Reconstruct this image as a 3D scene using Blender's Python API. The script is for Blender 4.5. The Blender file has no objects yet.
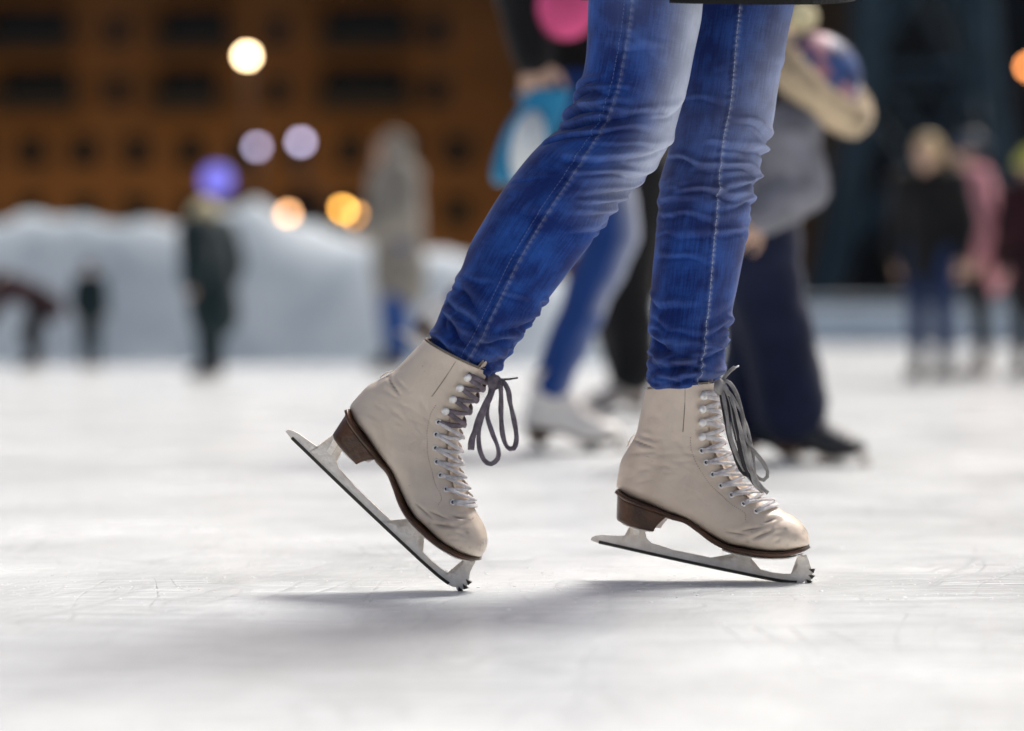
import bpy, bmesh, math, random
import numpy as np
from mathutils import Vector, Matrix, noise
PI = math.pi
R = math.radians
random.seed(4)
S = bpy.context.scene
COL = S.collection

# ------------------------------------------------------------------ camera maths (a real 100 mm f/2 lens close to the ice)
CAM_H, F, PITCH = 0.3138, 2844.4, math.atan(37.5 / 2844.4)
def at(px, py, d):
    """world point at distance d along the view axis direction y, seen at photo position px, py"""
    vx, vz = (px - 512) / F, (365.5 - py) / F
    c, s = math.cos(PITCH), math.sin(PITCH)
    dy, dz = c + vz * s, -s + vz * c
    return Vector((vx * d / dy, d, CAM_H + dz * d / dy))

# ------------------------------------------------------------------ materials
def mat(name, base, rough=0.6, metal=0.0, spec=0.5, emit=None, estr=0.0, var=0.0, vscale=20.0, bump=0.0, bscale=60.0, base2=None, coat=0.0, stretch=None, sheen=0.0):
    m = bpy.data.materials.new(name); m.use_nodes = True
    nt = m.node_tree; b = nt.nodes['Principled BSDF']; L = nt.links.new
    b.inputs['Base Color'].default_value = (*base, 1); b.inputs['Roughness'].default_value = rough
    b.inputs['Metallic'].default_value = metal; b.inputs['Specular IOR Level'].default_value = spec
    if coat: b.inputs['Coat Weight'].default_value = coat; b.inputs['Coat Roughness'].default_value = 0.25
    if sheen: b.inputs['Sheen Weight'].default_value = sheen
    if emit: b.inputs['Emission Color'].default_value = (*emit, 1); b.inputs['Emission Strength'].default_value = estr
    if var or bump or base2:
        tc = nt.nodes.new('ShaderNodeTexCoord'); src = tc.outputs['Object']
        if stretch:
            mp = nt.nodes.new('ShaderNodeMapping'); mp.inputs['Scale'].default_value = stretch; L(src, mp.inputs[0]); src = mp.outputs[0]
    if var or base2:
        n = nt.nodes.new('ShaderNodeTexNoise'); n.inputs['Scale'].default_value = vscale; n.inputs['Detail'].default_value = 6; L(src, n.inputs['Vector'])
        rp = nt.nodes.new('ShaderNodeValToRGB'); L(n.outputs[0], rp.inputs[0])
        rp.color_ramp.elements[0].position = 0.35; rp.color_ramp.elements[1].position = 0.65
        c2 = base2 or tuple(min(1, c * (1 + var)) for c in base)
        c1 = base if base2 else tuple(c * (1 - var) for c in base)
        rp.color_ramp.elements[0].color = (*c1, 1); rp.color_ramp.elements[1].color = (*c2, 1)
        L(rp.outputs[0], b.inputs['Base Color'])
    if bump:
        n2 = nt.nodes.new('ShaderNodeTexNoise'); n2.inputs['Scale'].default_value = bscale; n2.inputs['Detail'].default_value = 5; L(src, n2.inputs['Vector'])
        bp = nt.nodes.new('ShaderNodeBump'); bp.inputs['Strength'].default_value = bump; bp.inputs['Distance'].default_value = 0.01; L(n2.outputs[0], bp.inputs['Height']); L(bp.outputs[0], b.inputs['Normal'])
    return m

def ice_material():
    m = bpy.data.materials.new('rink_ice'); m.use_nodes = True
    nt = m.node_tree; b = nt.nodes['Principled BSDF']; L = nt.links.new; N = nt.nodes.new
    tc = N('ShaderNodeTexCoord')
    def noise_(scale, det, sc=(1, 1, 1), rot=0, dist=0):
        mp = N('ShaderNodeMapping'); mp.inputs['Scale'].default_value = sc; mp.inputs['Rotation'].default_value = (0, 0, rot); L(tc.outputs['Object'], mp.inputs[0])
        n = N('ShaderNodeTexNoise'); n.inputs['Scale'].default_value = scale; n.inputs['Detail'].default_value = det; n.inputs['Distortion'].default_value = dist; L(mp.outputs[0], n.inputs['Vector'])
        return n.outputs[0]
    def ramp(x, p0, p1, c0, c1):
        r = N('ShaderNodeValToRGB'); r.color_ramp.elements[0].position = p0; r.color_ramp.elements[1].position = p1
        r.color_ramp.elements[0].color = (*c0, 1); r.color_ramp.elements[1].color = (*c1, 1); L(x, r.inputs[0]); return r.outputs[0]
    def mix(f, a, c, mode='MIX'):
        x = N('ShaderNodeMix'); x.data_type = 'RGBA'; x.blend_type = mode
        if isinstance(f, float): x.inputs[0].default_value = f
        else: L(f, x.inputs[0])
        L(a, x.inputs[6]); L(c, x.inputs[7]); return x.outputs[2]
    big = ramp(noise_(0.9, 4, (1, 1.0, 1), 0.3, 0.6), 0.32, 0.68, (0.80, 0.835, 0.84), (0.855, 0.885, 0.885))
    fine = ramp(noise_(14, 8, (1, .35, 1), 0.5), 0.35, 0.7, (0.90, 0.90, 0.90), (1, 1, 1))
    col = mix(1.0, big, fine, 'MULTIPLY')
    # skate cuts: thin wandering lines
    cuts = None
    for sc, rot, wid, st_, ds_ in ((1.6, 0.2, .012, (1, .32, 1), 1.2), (2.3, 1.25, .010, (1, .32, 1), 1.2), (3.1, .75, .012, (1, .32, 1), 1.2), (3.0, .08, .016, (.16, 1, 1), .5), (5.0, -.2, .02, (.12, 1, 1), .4), (4.0, .35, .018, (.15, 1, 1), .4), (7.0, .15, .03, (.10, 1, 1), .3)):
        v = noise_(sc, 1, st_, rot, ds_)
        mth = N('ShaderNodeMath'); mth.operation = 'PINGPONG'; L(v, mth.inputs[0]); mth.inputs[1].default_value = .06
        line = ramp(mth.outputs[0], 0.0, wid, (1, 1, 1), (0, 0, 0))
        cuts = line if cuts is None else mix(1.0, cuts, line, 'LIGHTEN')
    gate = ramp(noise_(4, 4), 0.40, 0.6, (0, 0, 0), (1, 1, 1))
    cuts = mix(1.0, cuts, gate, 'MULTIPLY')
    dark = N('ShaderNodeRGB'); dark.outputs[0].default_value = (.62, .64, .65, 1)
    mulc = N('ShaderNodeMath'); mulc.operation = 'MULTIPLY'; L(cuts, mulc.inputs[0]); mulc.inputs[1].default_value = .5
    col = mix(mulc.outputs[0], col, dark.outputs[0])
    L(col, b.inputs['Base Color'])
    rr = N('ShaderNodeMapRange'); L(noise_(2.2, 5, (1, 1, 1), 0, .4), rr.inputs[0]); rr.inputs[1].default_value = .3; rr.inputs[2].default_value = .7; rr.inputs[3].default_value = .16; rr.inputs[4].default_value = .30
    L(rr.outputs[0], b.inputs['Roughness'])
    b.inputs['IOR'].default_value = 1.31; b.inputs['Specular IOR Level'].default_value = .5
    add = N('ShaderNodeMath'); add.operation = 'SUBTRACT'; L(noise_(55, 8, (1, .5, 1), .4), add.inputs[0]); L(cuts, add.inputs[1])
    add2 = N('ShaderNodeMath'); add2.operation = 'MULTIPLY_ADD'; L(noise_(7, 4), add2.inputs[0]); add2.inputs[1].default_value = 2.0; L(add.outputs[0], add2.inputs[2])
    bp = N('ShaderNodeBump'); bp.inputs['Strength'].default_value = .4; bp.inputs['Distance'].default_value = .004
    L(add2.outputs[0], bp.inputs['Height']); L(bp.outputs[0], b.inputs['Normal'])
    return m

def denim_material(name, dark, lite, faded):
    m = bpy.data.materials.new(name); m.use_nodes = True
    nt = m.node_tree; b = nt.nodes['Principled BSDF']; L = nt.links.new; N = nt.nodes.new
    uv = N('ShaderNodeTexCoord').outputs['UV']
    def noise_(sc, scale=1.0, det=4):
        mp = N('ShaderNodeMapping'); mp.inputs['Scale'].default_value = sc; L(uv, mp.inputs[0])
        n = N('ShaderNodeTexNoise'); n.inputs['Scale'].default_value = scale; n.inputs['Detail'].default_value = det; L(mp.outputs[0], n.inputs['Vector']); return n.outputs[0]
    streak = noise_((520, 26, 1)); blot = noise_((28, 22, 1), 1, 5); thread = noise_((900, 700, 1), 1, 2); cross = noise_((60, 420, 1), 1, 3)
    s = N('ShaderNodeMath'); s.operation = 'MULTIPLY_ADD'; L(streak, s.inputs[0]); s.inputs[1].default_value = .42; L(blot, s.inputs[2])
    s2 = N('ShaderNodeMath'); s2.operation = 'MULTIPLY_ADD'; L(cross, s2.inputs[0]); s2.inputs[1].default_value = .12; L(s.outputs[0], s2.inputs[2])
    s3 = N('ShaderNodeMath'); s3.operation = 'MULTIPLY_ADD'; L(thread, s3.inputs[0]); s3.inputs[1].default_value = .3; L(s2.outputs[0], s3.inputs[2])
    rp = N('ShaderNodeValToRGB'); L(s3.outputs[0], rp.inputs[0]); rp.color_ramp.elements[0].position = .72; rp.color_ramp.elements[1].position = 1.42
    rp.color_ramp.elements[0].color = (*dark, 1); rp.color_ramp.elements[1].color = (*lite, 1)
    rp.color_ramp.elements[1].position = 1.0
    # map the sum (about .65 .. 1.5) to 0 .. 1 first
    mr = N('ShaderNodeMapRange'); L(s3.outputs[0], mr.inputs[0]); mr.inputs[1].default_value = .75; mr.inputs[2].default_value = 1.4
    rp.color_ramp.elements[0].position = .1; rp.color_ramp.elements[1].position = .95; L(mr.outputs[0], rp.inputs[0])
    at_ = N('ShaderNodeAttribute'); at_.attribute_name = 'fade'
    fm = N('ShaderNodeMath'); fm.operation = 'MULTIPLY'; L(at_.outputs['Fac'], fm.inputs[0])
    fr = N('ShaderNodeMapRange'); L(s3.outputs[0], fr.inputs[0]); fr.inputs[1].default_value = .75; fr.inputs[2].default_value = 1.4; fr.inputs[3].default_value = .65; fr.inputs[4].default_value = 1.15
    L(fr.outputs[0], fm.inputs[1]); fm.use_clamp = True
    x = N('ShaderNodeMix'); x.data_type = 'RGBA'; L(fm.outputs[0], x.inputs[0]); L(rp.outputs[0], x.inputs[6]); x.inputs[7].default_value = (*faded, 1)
    L(x.outputs[2], b.inputs['Base Color']); b.inputs['Roughness'].default_value = .85; b.inputs['Specular IOR Level'].default_value = .2; b.inputs['Sheen Weight'].default_value = .12
    bp = N('ShaderNodeBump'); bp.inputs['Strength'].default_value = .5; bp.inputs['Distance'].default_value = .0012
    L(s3.outputs[0], bp.inputs['Height']); L(bp.outputs[0], b.inputs['Normal'])
    return m

def leather_material(name, base, stain):
    m = bpy.data.materials.new(name); m.use_nodes = True
    nt = m.node_tree; b = nt.nodes['Principled BSDF']; L = nt.links.new; N = nt.nodes.new
    ob = N('ShaderNodeTexCoord').outputs['Object']
    def noise_(scale, det=5, sc=(1, 1, 1), dist=0):
        mp = N('ShaderNodeMapping'); mp.inputs['Scale'].default_value = sc; L(ob, mp.inputs[0])
        n = N('ShaderNodeTexNoise'); n.inputs['Scale'].default_value = scale; n.inputs['Detail'].default_value = det; n.inputs['Distortion'].default_value = dist; L(mp.outputs[0], n.inputs['Vector']); return n.outputs[0]
    def ramp(x, p0, p1, c0, c1):
        r = N('ShaderNodeValToRGB'); r.color_ramp.elements[0].position = p0; r.color_ramp.elements[1].position = p1
        r.color_ramp.elements[0].color = (*c0, 1); r.color_ramp.elements[1].color = (*c1, 1); L(x, r.inputs[0]); return r.outputs[0]
    lo = tuple(c * .86 for c in base)
    c = ramp(noise_(16, 6), .3, .7, lo, base)
    st = ramp(noise_(11, 8, (1, 1, 1), 1.0), .50, .74, (0, 0, 0), (.75, .75, .75))
    x = N('ShaderNodeMix'); x.data_type = 'RGBA'; L(st, x.inputs[0]); L(c, x.inputs[6]); x.inputs[7].default_value = (*stain, 1)
    sc = ramp(noise_(45, 7, (1, 1, 2.5), 2.2), .70, .74, (0, 0, 0), (.55, .55, .55))
    x2 = N('ShaderNodeMix'); x2.data_type = 'RGBA'; L(sc, x2.inputs[0]); L(x.outputs[2], x2.inputs[6]); x2.inputs[7].default_value = (.20, .16, .13, 1)
    at_ = N('ShaderNodeAttribute'); at_.attribute_name = 'wear_crease'
    x3 = N('ShaderNodeMix'); x3.data_type = 'RGBA'; L(at_.outputs['Fac'], x3.inputs[0]); L(x2.outputs[2], x3.inputs[6]); x3.inputs[7].default_value = (.07, .05, .045, 1)
    L(x3.outputs[2], b.inputs['Base Color'])
    b.inputs['Roughness'].default_value = .34; b.inputs['Specular IOR Level'].default_value = .5
    a = N('ShaderNodeMath'); a.operation = 'MULTIPLY_ADD'; L(noise_(900, 3), a.inputs[0]); a.inputs[1].default_value = .25; L(noise_(70, 6, (1, 1, 1), .8), a.inputs[2])
    bp = N('ShaderNodeBump'); bp.inputs['Strength'].default_value = .30; bp.inputs['Distance'].default_value = .0022
    L(a.outputs[0], bp.inputs['Height']); L(bp.outputs[0], b.inputs['Normal'])
    return m

M = {}
M['ice'] = ice_material()
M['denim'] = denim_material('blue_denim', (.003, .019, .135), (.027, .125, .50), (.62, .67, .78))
M['seam'] = mat('denim_seam', (.012, .04, .17), .9)
M['thread'] = mat('pale_thread', (.36, .42, .58), .8)
M['thread_blue'] = mat('blue_thread', (.16, .22, .42), .8)
M['leather'] = leather_material('ivory_leather', (.80, .67, .545), (.55, .43, .33))
M['leather_dull'] = leather_material('dull_leather', (.66, .58, .52), (.45, .36, .30))
M['leather_dark'] = mat('dark_leather', (.03, .03, .035), .5)
M['thread_dark'] = mat('stitch_thread', (.26, .21, .17), .8)
M['lining'] = mat('boot_lining', (.45, .38, .30), .9)
M['sole'] = mat('brown_sole', (.080, .034, .015), .32, var=.35, vscale=40, bump=.15, bscale=150)
M['sole_edge'] = M['sole']
M['blade'] = mat('worn_nickel', (.80, .73, .65), .36, metal=.03, base2=(.93, .88, .81), vscale=75, bump=.25, bscale=140)
M['edge'] = mat('bare_steel_edge', (.06, .055, .05), .35, metal=.8)
M['metal'] = mat('white_metal', (.82, .80, .78), .28, metal=.35)
M['lace_white'] = mat('white_lace', (.66, .63, .63), .85, var=.22, vscale=90, bump=.3, bscale=600)
M['lace_mauve'] = mat('mauve_lace', (.17, .14, .165), .85, var=.35, vscale=90, bump=.3, bscale=600)
M['lace_grey'] = mat('grey_lace', (.20, .185, .18), .85, base2=(.42, .40, .38), vscale=60, bump=.3, bscale=600)
M['lace_black'] = mat('black_lace', (.035, .032, .035), .85)
M['hole'] = mat('eyelet_hole', (.01, .01, .01), .9)
M['skin'] = mat('skin', (.62, .40, .29), .55, var=.06, vscale=30)
M['eye'] = mat('eye', (.03, .02, .02), .2)
M['hair_blond'] = mat('blond_hair', (.50, .36, .17), .55, var=.3, vscale=60, stretch=(1, 1, .15))
M['hair_dark'] = mat('dark_hair', (.025, .018, .014), .5, var=.3, vscale=60, stretch=(1, 1, .15))
def cloth(n, c, v=.15): M[n] = mat(n, c, .9, spec=.2, var=v, vscale=14, bump=.25, bscale=90, sheen=.1)
cloth('black_cloth', (.008, .008, .009)); cloth('navy_cloth', (.008, .012, .035)); cloth('grey_cloth', (.20, .20, .23), .3); cloth('khaki_cloth', (.24, .22, .19))
cloth('blue_cloth', (.03, .085, .28)); cloth('pink_cloth', (.74, .33, .38)); cloth('hotpink_cloth', (.72, .10, .26)); cloth('teal_cloth', (.010, .022, .026)); cloth('maroon_cloth', (.030, .008, .012))
cloth('lime_cloth', (.48, .50, .08)); cloth('cream_cloth', (.72, .64, .40)); cloth('fur', (.46, .36, .24), .35); cloth('red_cloth', (.35, .03, .03)); cloth('darknavy_jeans', (.018, .035, .10)); cloth('slate_cloth', (.05,.075,.12))

# ------------------------------------------------------------------ mesh helpers
def mk(name, verts, faces, mats, parent=None, fmat=None, smooth=True, uv=None, attr=None, loc=None):
    """verts in world space; the object keeps them relative to its parent's (or its own) location"""
    me = bpy.data.meshes.new(name)
    o = bpy.data.objects.new(name, me); COL.objects.link(o)
    org = Vector((0, 0, 0))
    if parent is not None:
        org = world_loc(parent); o.parent = parent
        if loc is not None: o.location = Vector(loc) - org; org = Vector(loc)
    elif loc is not None: o.location = loc; org = Vector(loc)
    V = np.asarray([tuple(v) for v in verts], dtype=float).reshape(-1, 3) - np.array(org)
    me.from_pydata(V.tolist(), [], [tuple(f) for f in faces]); me.update()
    for m in (mats if isinstance(mats, (list, tuple)) else [mats]): me.materials.append(m)
    if fmat is not None: me.polygons.foreach_set('material_index', np.asarray(fmat, dtype=np.int32))
    if smooth: me.polygons.foreach_set('use_smooth', [True] * len(me.polygons))
    if uv is not None:
        ul = me.uv_layers.new(name='UVMap'); idx = np.zeros(len(me.loops), dtype=np.int32); me.loops.foreach_get('vertex_index', idx)
        ul.data.foreach_set('uv', np.asarray(uv, dtype=np.float32)[idx].ravel())
    for k, a in (attr or {}).items():
        me.attributes.new(k, 'FLOAT', 'POINT').data.foreach_set('value', np.asarray(a, dtype=np.float32))
    return o
def world_loc(o):
    v = Vector((0, 0, 0))
    while o is not None: v += o.location; o = o.parent
    return v
def empty(name, loc):
    o = bpy.data.objects.new(name, None); o.location = loc; o.empty_display_size = .1; COL.objects.link(o); return o
def tag(o, label=None, cat=None, group=None, kind=None):
    for k, v in (('label', label), ('category', cat), ('group', group), ('kind', kind)):
        if v: o[k] = v
    return o
class MB:
    def __init__(s): s.v = []; s.f = []; s.m = []
    def add(s, v, f, m=0):
        k = len(s.v); s.v += [tuple(p) for p in v]; s.f += [tuple(i + k for i in q) for q in f]; s.m += [m] * len(f)
    def grid(s, rows, m=0, close_u=True, cap0=False, cap1=False):
        n = len(rows[0]); v = [p for r in rows for p in r]; f = []
        for i in range(len(rows) - 1):
            for j in range(n if close_u else n - 1):
                f.append((i * n + j, i * n + (j + 1) % n, (i + 1) * n + (j + 1) % n, (i + 1) * n + j))
        if cap0: f.append(tuple(range(n - 1, -1, -1)))
        if cap1: f.append(tuple((len(rows) - 1) * n + j for j in range(n)))
        s.add(v, f, m)
    def box(s, c, d, m=0, rz=0):
        c = Vector(c); h = Vector(d) / 2; rot = Matrix.Rotation(rz, 3, 'Z')
        v = [c + rot @ Vector((x * h.x, y * h.y, z * h.z)) for x in (-1, 1) for y in (-1, 1) for z in (-1, 1)]
        s.add(v, [(0, 1, 3, 2), (4, 6, 7, 5), (0, 4, 5, 1), (2, 3, 7, 6), (0, 2, 6, 4), (1, 5, 7, 3)], m)
    def tube(s, pts, r, n=10, m=0, rb=None, normals=None, cap=True):
        """swept tube; r in the binormal direction, rb (default r) along the given normals: a flat lace"""
        pts = [Vector(p) for p in pts]; rows = []; nprev = None
        for i, p in enumerate(pts):
            t = (pts[min(i + 1, len(pts) - 1)] - pts[max(i - 1, 0)]).normalized()
            nn = Vector(normals[i]) if normals is not None else (nprev or (Vector((0, 0, 1)) if abs(t.z) < .9 else Vector((1, 0, 0))))
            nn = (nn - t * nn.dot(t)); nn = nn.normalized() if nn.length > 1e-6 else Vector((0, 1, 0)); nprev = nn
            bb = t.cross(nn); rr = r[i] if isinstance(r, (list, tuple)) else r; r2 = (rb if rb is not None else rr)
            rows.append([p + bb * rr * math.cos(a) + nn * r2 * math.sin(a) for a in (2 * PI * k / n for k in range(n))])
        s.grid(rows, m, True, cap, cap)
    def build(s, name, mats, parent=None, **k): return mk(name, s.v, s.f, mats, parent, fmat=s.m, **k)

def crom(pts, n):
    """n samples of a Catmull-Rom curve through pts (chord-length spaced)"""
    P = np.asarray(pts, dtype=float); d = np.r_[0, np.cumsum(np.linalg.norm(np.diff(P, axis=0), axis=1))]
    t = np.linspace(0, d[-1], n); out = np.zeros((n, P.shape[1]))
    tan = np.zeros_like(P)
    for i in range(len(P)):
        a, b = max(i - 1, 0), min(i + 1, len(P) - 1); tan[i] = (P[b] - P[a]) / max(d[b] - d[a], 1e-9)
    k = np.clip(np.searchsorted(d, t, side='right') - 1, 0, len(P) - 2)
    h = (d[k + 1] - d[k])[:, None]; u = ((t - d[k]) / (d[k + 1] - d[k]))[:, None]
    out = (2*u**3 - 3*u**2 + 1) * P[k] + (u**3 - 2*u**2 + u) * h * tan[k] + (-2*u**3 + 3*u**2) * P[k+1] + (u**3 - u**2) * h * tan[k+1]
    return out

# voxel-union bodies and clothes
def capsule(p, q, r1, r2, sq=None, n=14):
    """closed tapered capsule; sq = (axis vector, factor) squashes it"""
    p, q = Vector(p), Vector(q); ax = q - p; L = ax.length; t = ax.normalized() if L > 1e-6 else Vector((0, 0, 1))
    a = t.orthogonal().normalized(); b = t.cross(a); prof = []
    for k in range(1, 5): an = PI / 2 * k / 4; prof.append((-math.cos(an) * r1, math.sin(an) * r1))
    for k in range(0, 4): an = PI / 2 * k / 4; prof.append((L + math.sin(an) * r2, math.cos(an) * r2))
    v = [p - t * r1] + [p + t * h + (a * math.cos(2*PI*j/n) + b * math.sin(2*PI*j/n)) * r for h, r in prof for j in range(n)] + [q + t * r2]
    f = [(0, 1 + (j + 1) % n, 1 + j) for j in range(n)]
    for i in range(len(prof) - 1):
        for j in range(n): f.append((1 + i*n + j, 1 + i*n + (j+1) % n, 1 + (i+1)*n + (j+1) % n, 1 + (i+1)*n + j))
    e = len(v) - 1; k = 1 + (len(prof) - 1) * n
    f += [(e, k + j, k + (j + 1) % n) for j in range(n)]
    if sq:
        d, fac = Vector(sq[0]).normalized(), sq[1]; c = (p + q) / 2
        v = [x - d * ((x - c).dot(d) * (1 - fac)) for x in v]
    return v, f
def ell(c, r, rot=None):
    v, f = capsule((0, 0, -1e-4), (0, 0, 1e-4), 1, 1, n=20); rot = rot or Matrix.Identity(3)
    return [Vector(c) + rot @ Vector((p[0]*r[0], p[1]*r[1], p[2]*r[2])) for p in v], f
def fuse(name, prims, m, parent, vox=.012, smooth=4, fold=0, fscale=9, cut=None, seed=0):
    """union of closed shapes, remeshed to one continuous surface"""
    mb = MB()
    for v, f in prims: mb.add(v, f)
    org = world_loc(parent) if parent is not None else Vector((0, 0, 0))
    me = bpy.data.meshes.new(name); me.from_pydata([tuple(Vector(p) - org) for p in mb.v], [], mb.f); me.update()
    o = bpy.data.objects.new('tmp', me); COL.objects.link(o)
    r = o.modifiers.new('r', 'REMESH'); r.mode = 'VOXEL'; r.voxel_size = vox; r.use_smooth_shade = True
    if smooth: s = o.modifiers.new('s', 'SMOOTH'); s.factor = .5; s.iterations = smooth
    dg = bpy.context.evaluated_depsgraph_get(); dg.update()
    me2 = bpy.data.meshes.new_from_object(o.evaluated_get(dg)); bpy.data.objects.remove(o); bpy.data.meshes.remove(me)
    me2.name = name; me2.materials.clear(); me2.materials.append(m)
    if fold:
        me2.update(); off = Vector((seed * 3.7, seed * 1.3, seed * 2.1))
        for v in me2.vertices:
            p = v.co * fscale + off
            d = noise.noise(Vector((p.x, p.y, p.z * 1.9))) * fold + (1 - 2 * abs(noise.noise(p * 2.1))) * fold * .45
            v.co += v.normal * d
    me2.polygons.foreach_set('use_smooth', [True] * len(me2.polygons)); me2.update()
    o = bpy.data.objects.new(name, me2); COL.objects.link(o)
    if parent is not None: o.parent = parent
    return o

# ------------------------------------------------------------------ the figure skate (traced once in its own frame, metres)
TH0, YAW = R(10.5), R(12)
_cr = random.Random(21)
def loc2(px, py):
    dx, up = (px - 808) / 812.6 / math.cos(YAW), (583 - py) / 812.6
    c, s = math.cos(TH0), math.sin(TH0)
    return (dx * c - up * s, dx * s + up * c)
BF = [((647,390),(718,383)), ((644.5,405),(719,399)), ((641,420),(719.5,414)), ((636.5,436),(720,429)), ((629,450),(722,444)), ((622.5,463),(728,457)), ((619,478),(735,470)),
      ((618.5,490),(742,480)), ((629,498),(750,488.5)), ((646,504.5),(757,494.5)), ((667,513),(765,500)), ((690,522.5),(773,505.5)), ((710,536),(781,510)), ((728,546.5),(789,514)),
      ((748,551),(796,518.5)), ((768,553.5),(802,524)), ((786,553.5),(806,530)), ((799,551),(808.2,537)), ((807,547.5),(809,543.5))]
WID = [.0400, .0385, .0368, .0352, .0340, .0335, .0335, .0335, .0335, .0335, .0340, .0352, .0372, .0392, .0400, .0385, .0340, .0240, .0090]
EXB = [2, 2, 2, 2, 2, 2.05, 2.1, 2.2, 2.3, 2.4, 2.6, 2.8, 3.0, 3.0, 3.0, 2.9, 2.7, 2.4, 2.1]
BF = [((b[0], b[1] - (2.2 if i >= 11 else 0)), f) for i, (b, f) in enumerate(BF)]
_st = np.array([[*loc2(*b), *loc2(*f), w, e] for (b, f), w, e in zip(BF, WID, EXB)])
SOLE_TOP = [(620,491.5),(630,498),(646,504.5),(660,509.5),(675,516),(690,522.5),(703,531),(717,541),(731,547.5),(750,551.5),(770,553.6),(790,553),(803,549.8),(808,547)]
SOLE_TOP = [(x, y - (2.2 if i >= 5 else 0)) for i, (x, y) in enumerate(SOLE_TOP)]
SOLE_W = [.0200, .0300, .0325, .0315, .0290, .0275, .0290, .0330, .0375, .0405, .0405, .0340, .0230, .0060]
CREASES = [((757,538),(775,529),.0016), ((745,530),(766,526),.0008), ((768,521),(779,517),.0012), ((776,533),(788,529),.0006), ((730,531),(752,534),.0008), ((636,441),(660,448),.0008), ((640,452),(664,452),.0006), ((700,470),(690,500),.0005)]
for _ in range(16):
    _x, _y, _a, _l = _cr.uniform(640, 700), _cr.uniform(436, 485), _cr.gauss(.15, .35), _cr.uniform(6, 13)
    CREASES.append(((_x - _l*math.cos(_a), _y - _l*math.sin(_a)), (_x + _l*math.cos(_a), _y + _l*math.sin(_a)), _cr.uniform(.00022, .00055)))
for _ in range(9):
    _x, _y, _a, _l = _cr.uniform(735, 785), _cr.uniform(520, 540), _cr.gauss(-.5, .35), _cr.uniform(5, 11)
    CREASES.append(((_x - _l*math.cos(_a), _y - _l*math.sin(_a)), (_x + _l*math.cos(_a), _y + _l*math.sin(_a)), _cr.uniform(.0002, .0006)))
EYE = [(702,396),(701,409),(702,422),(703,436.5),(705,450.5),(710,462),(717.5,474),(726,485),(735.5,494.5),(745,503.5),(756,511)]   # top four are hooks

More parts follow.
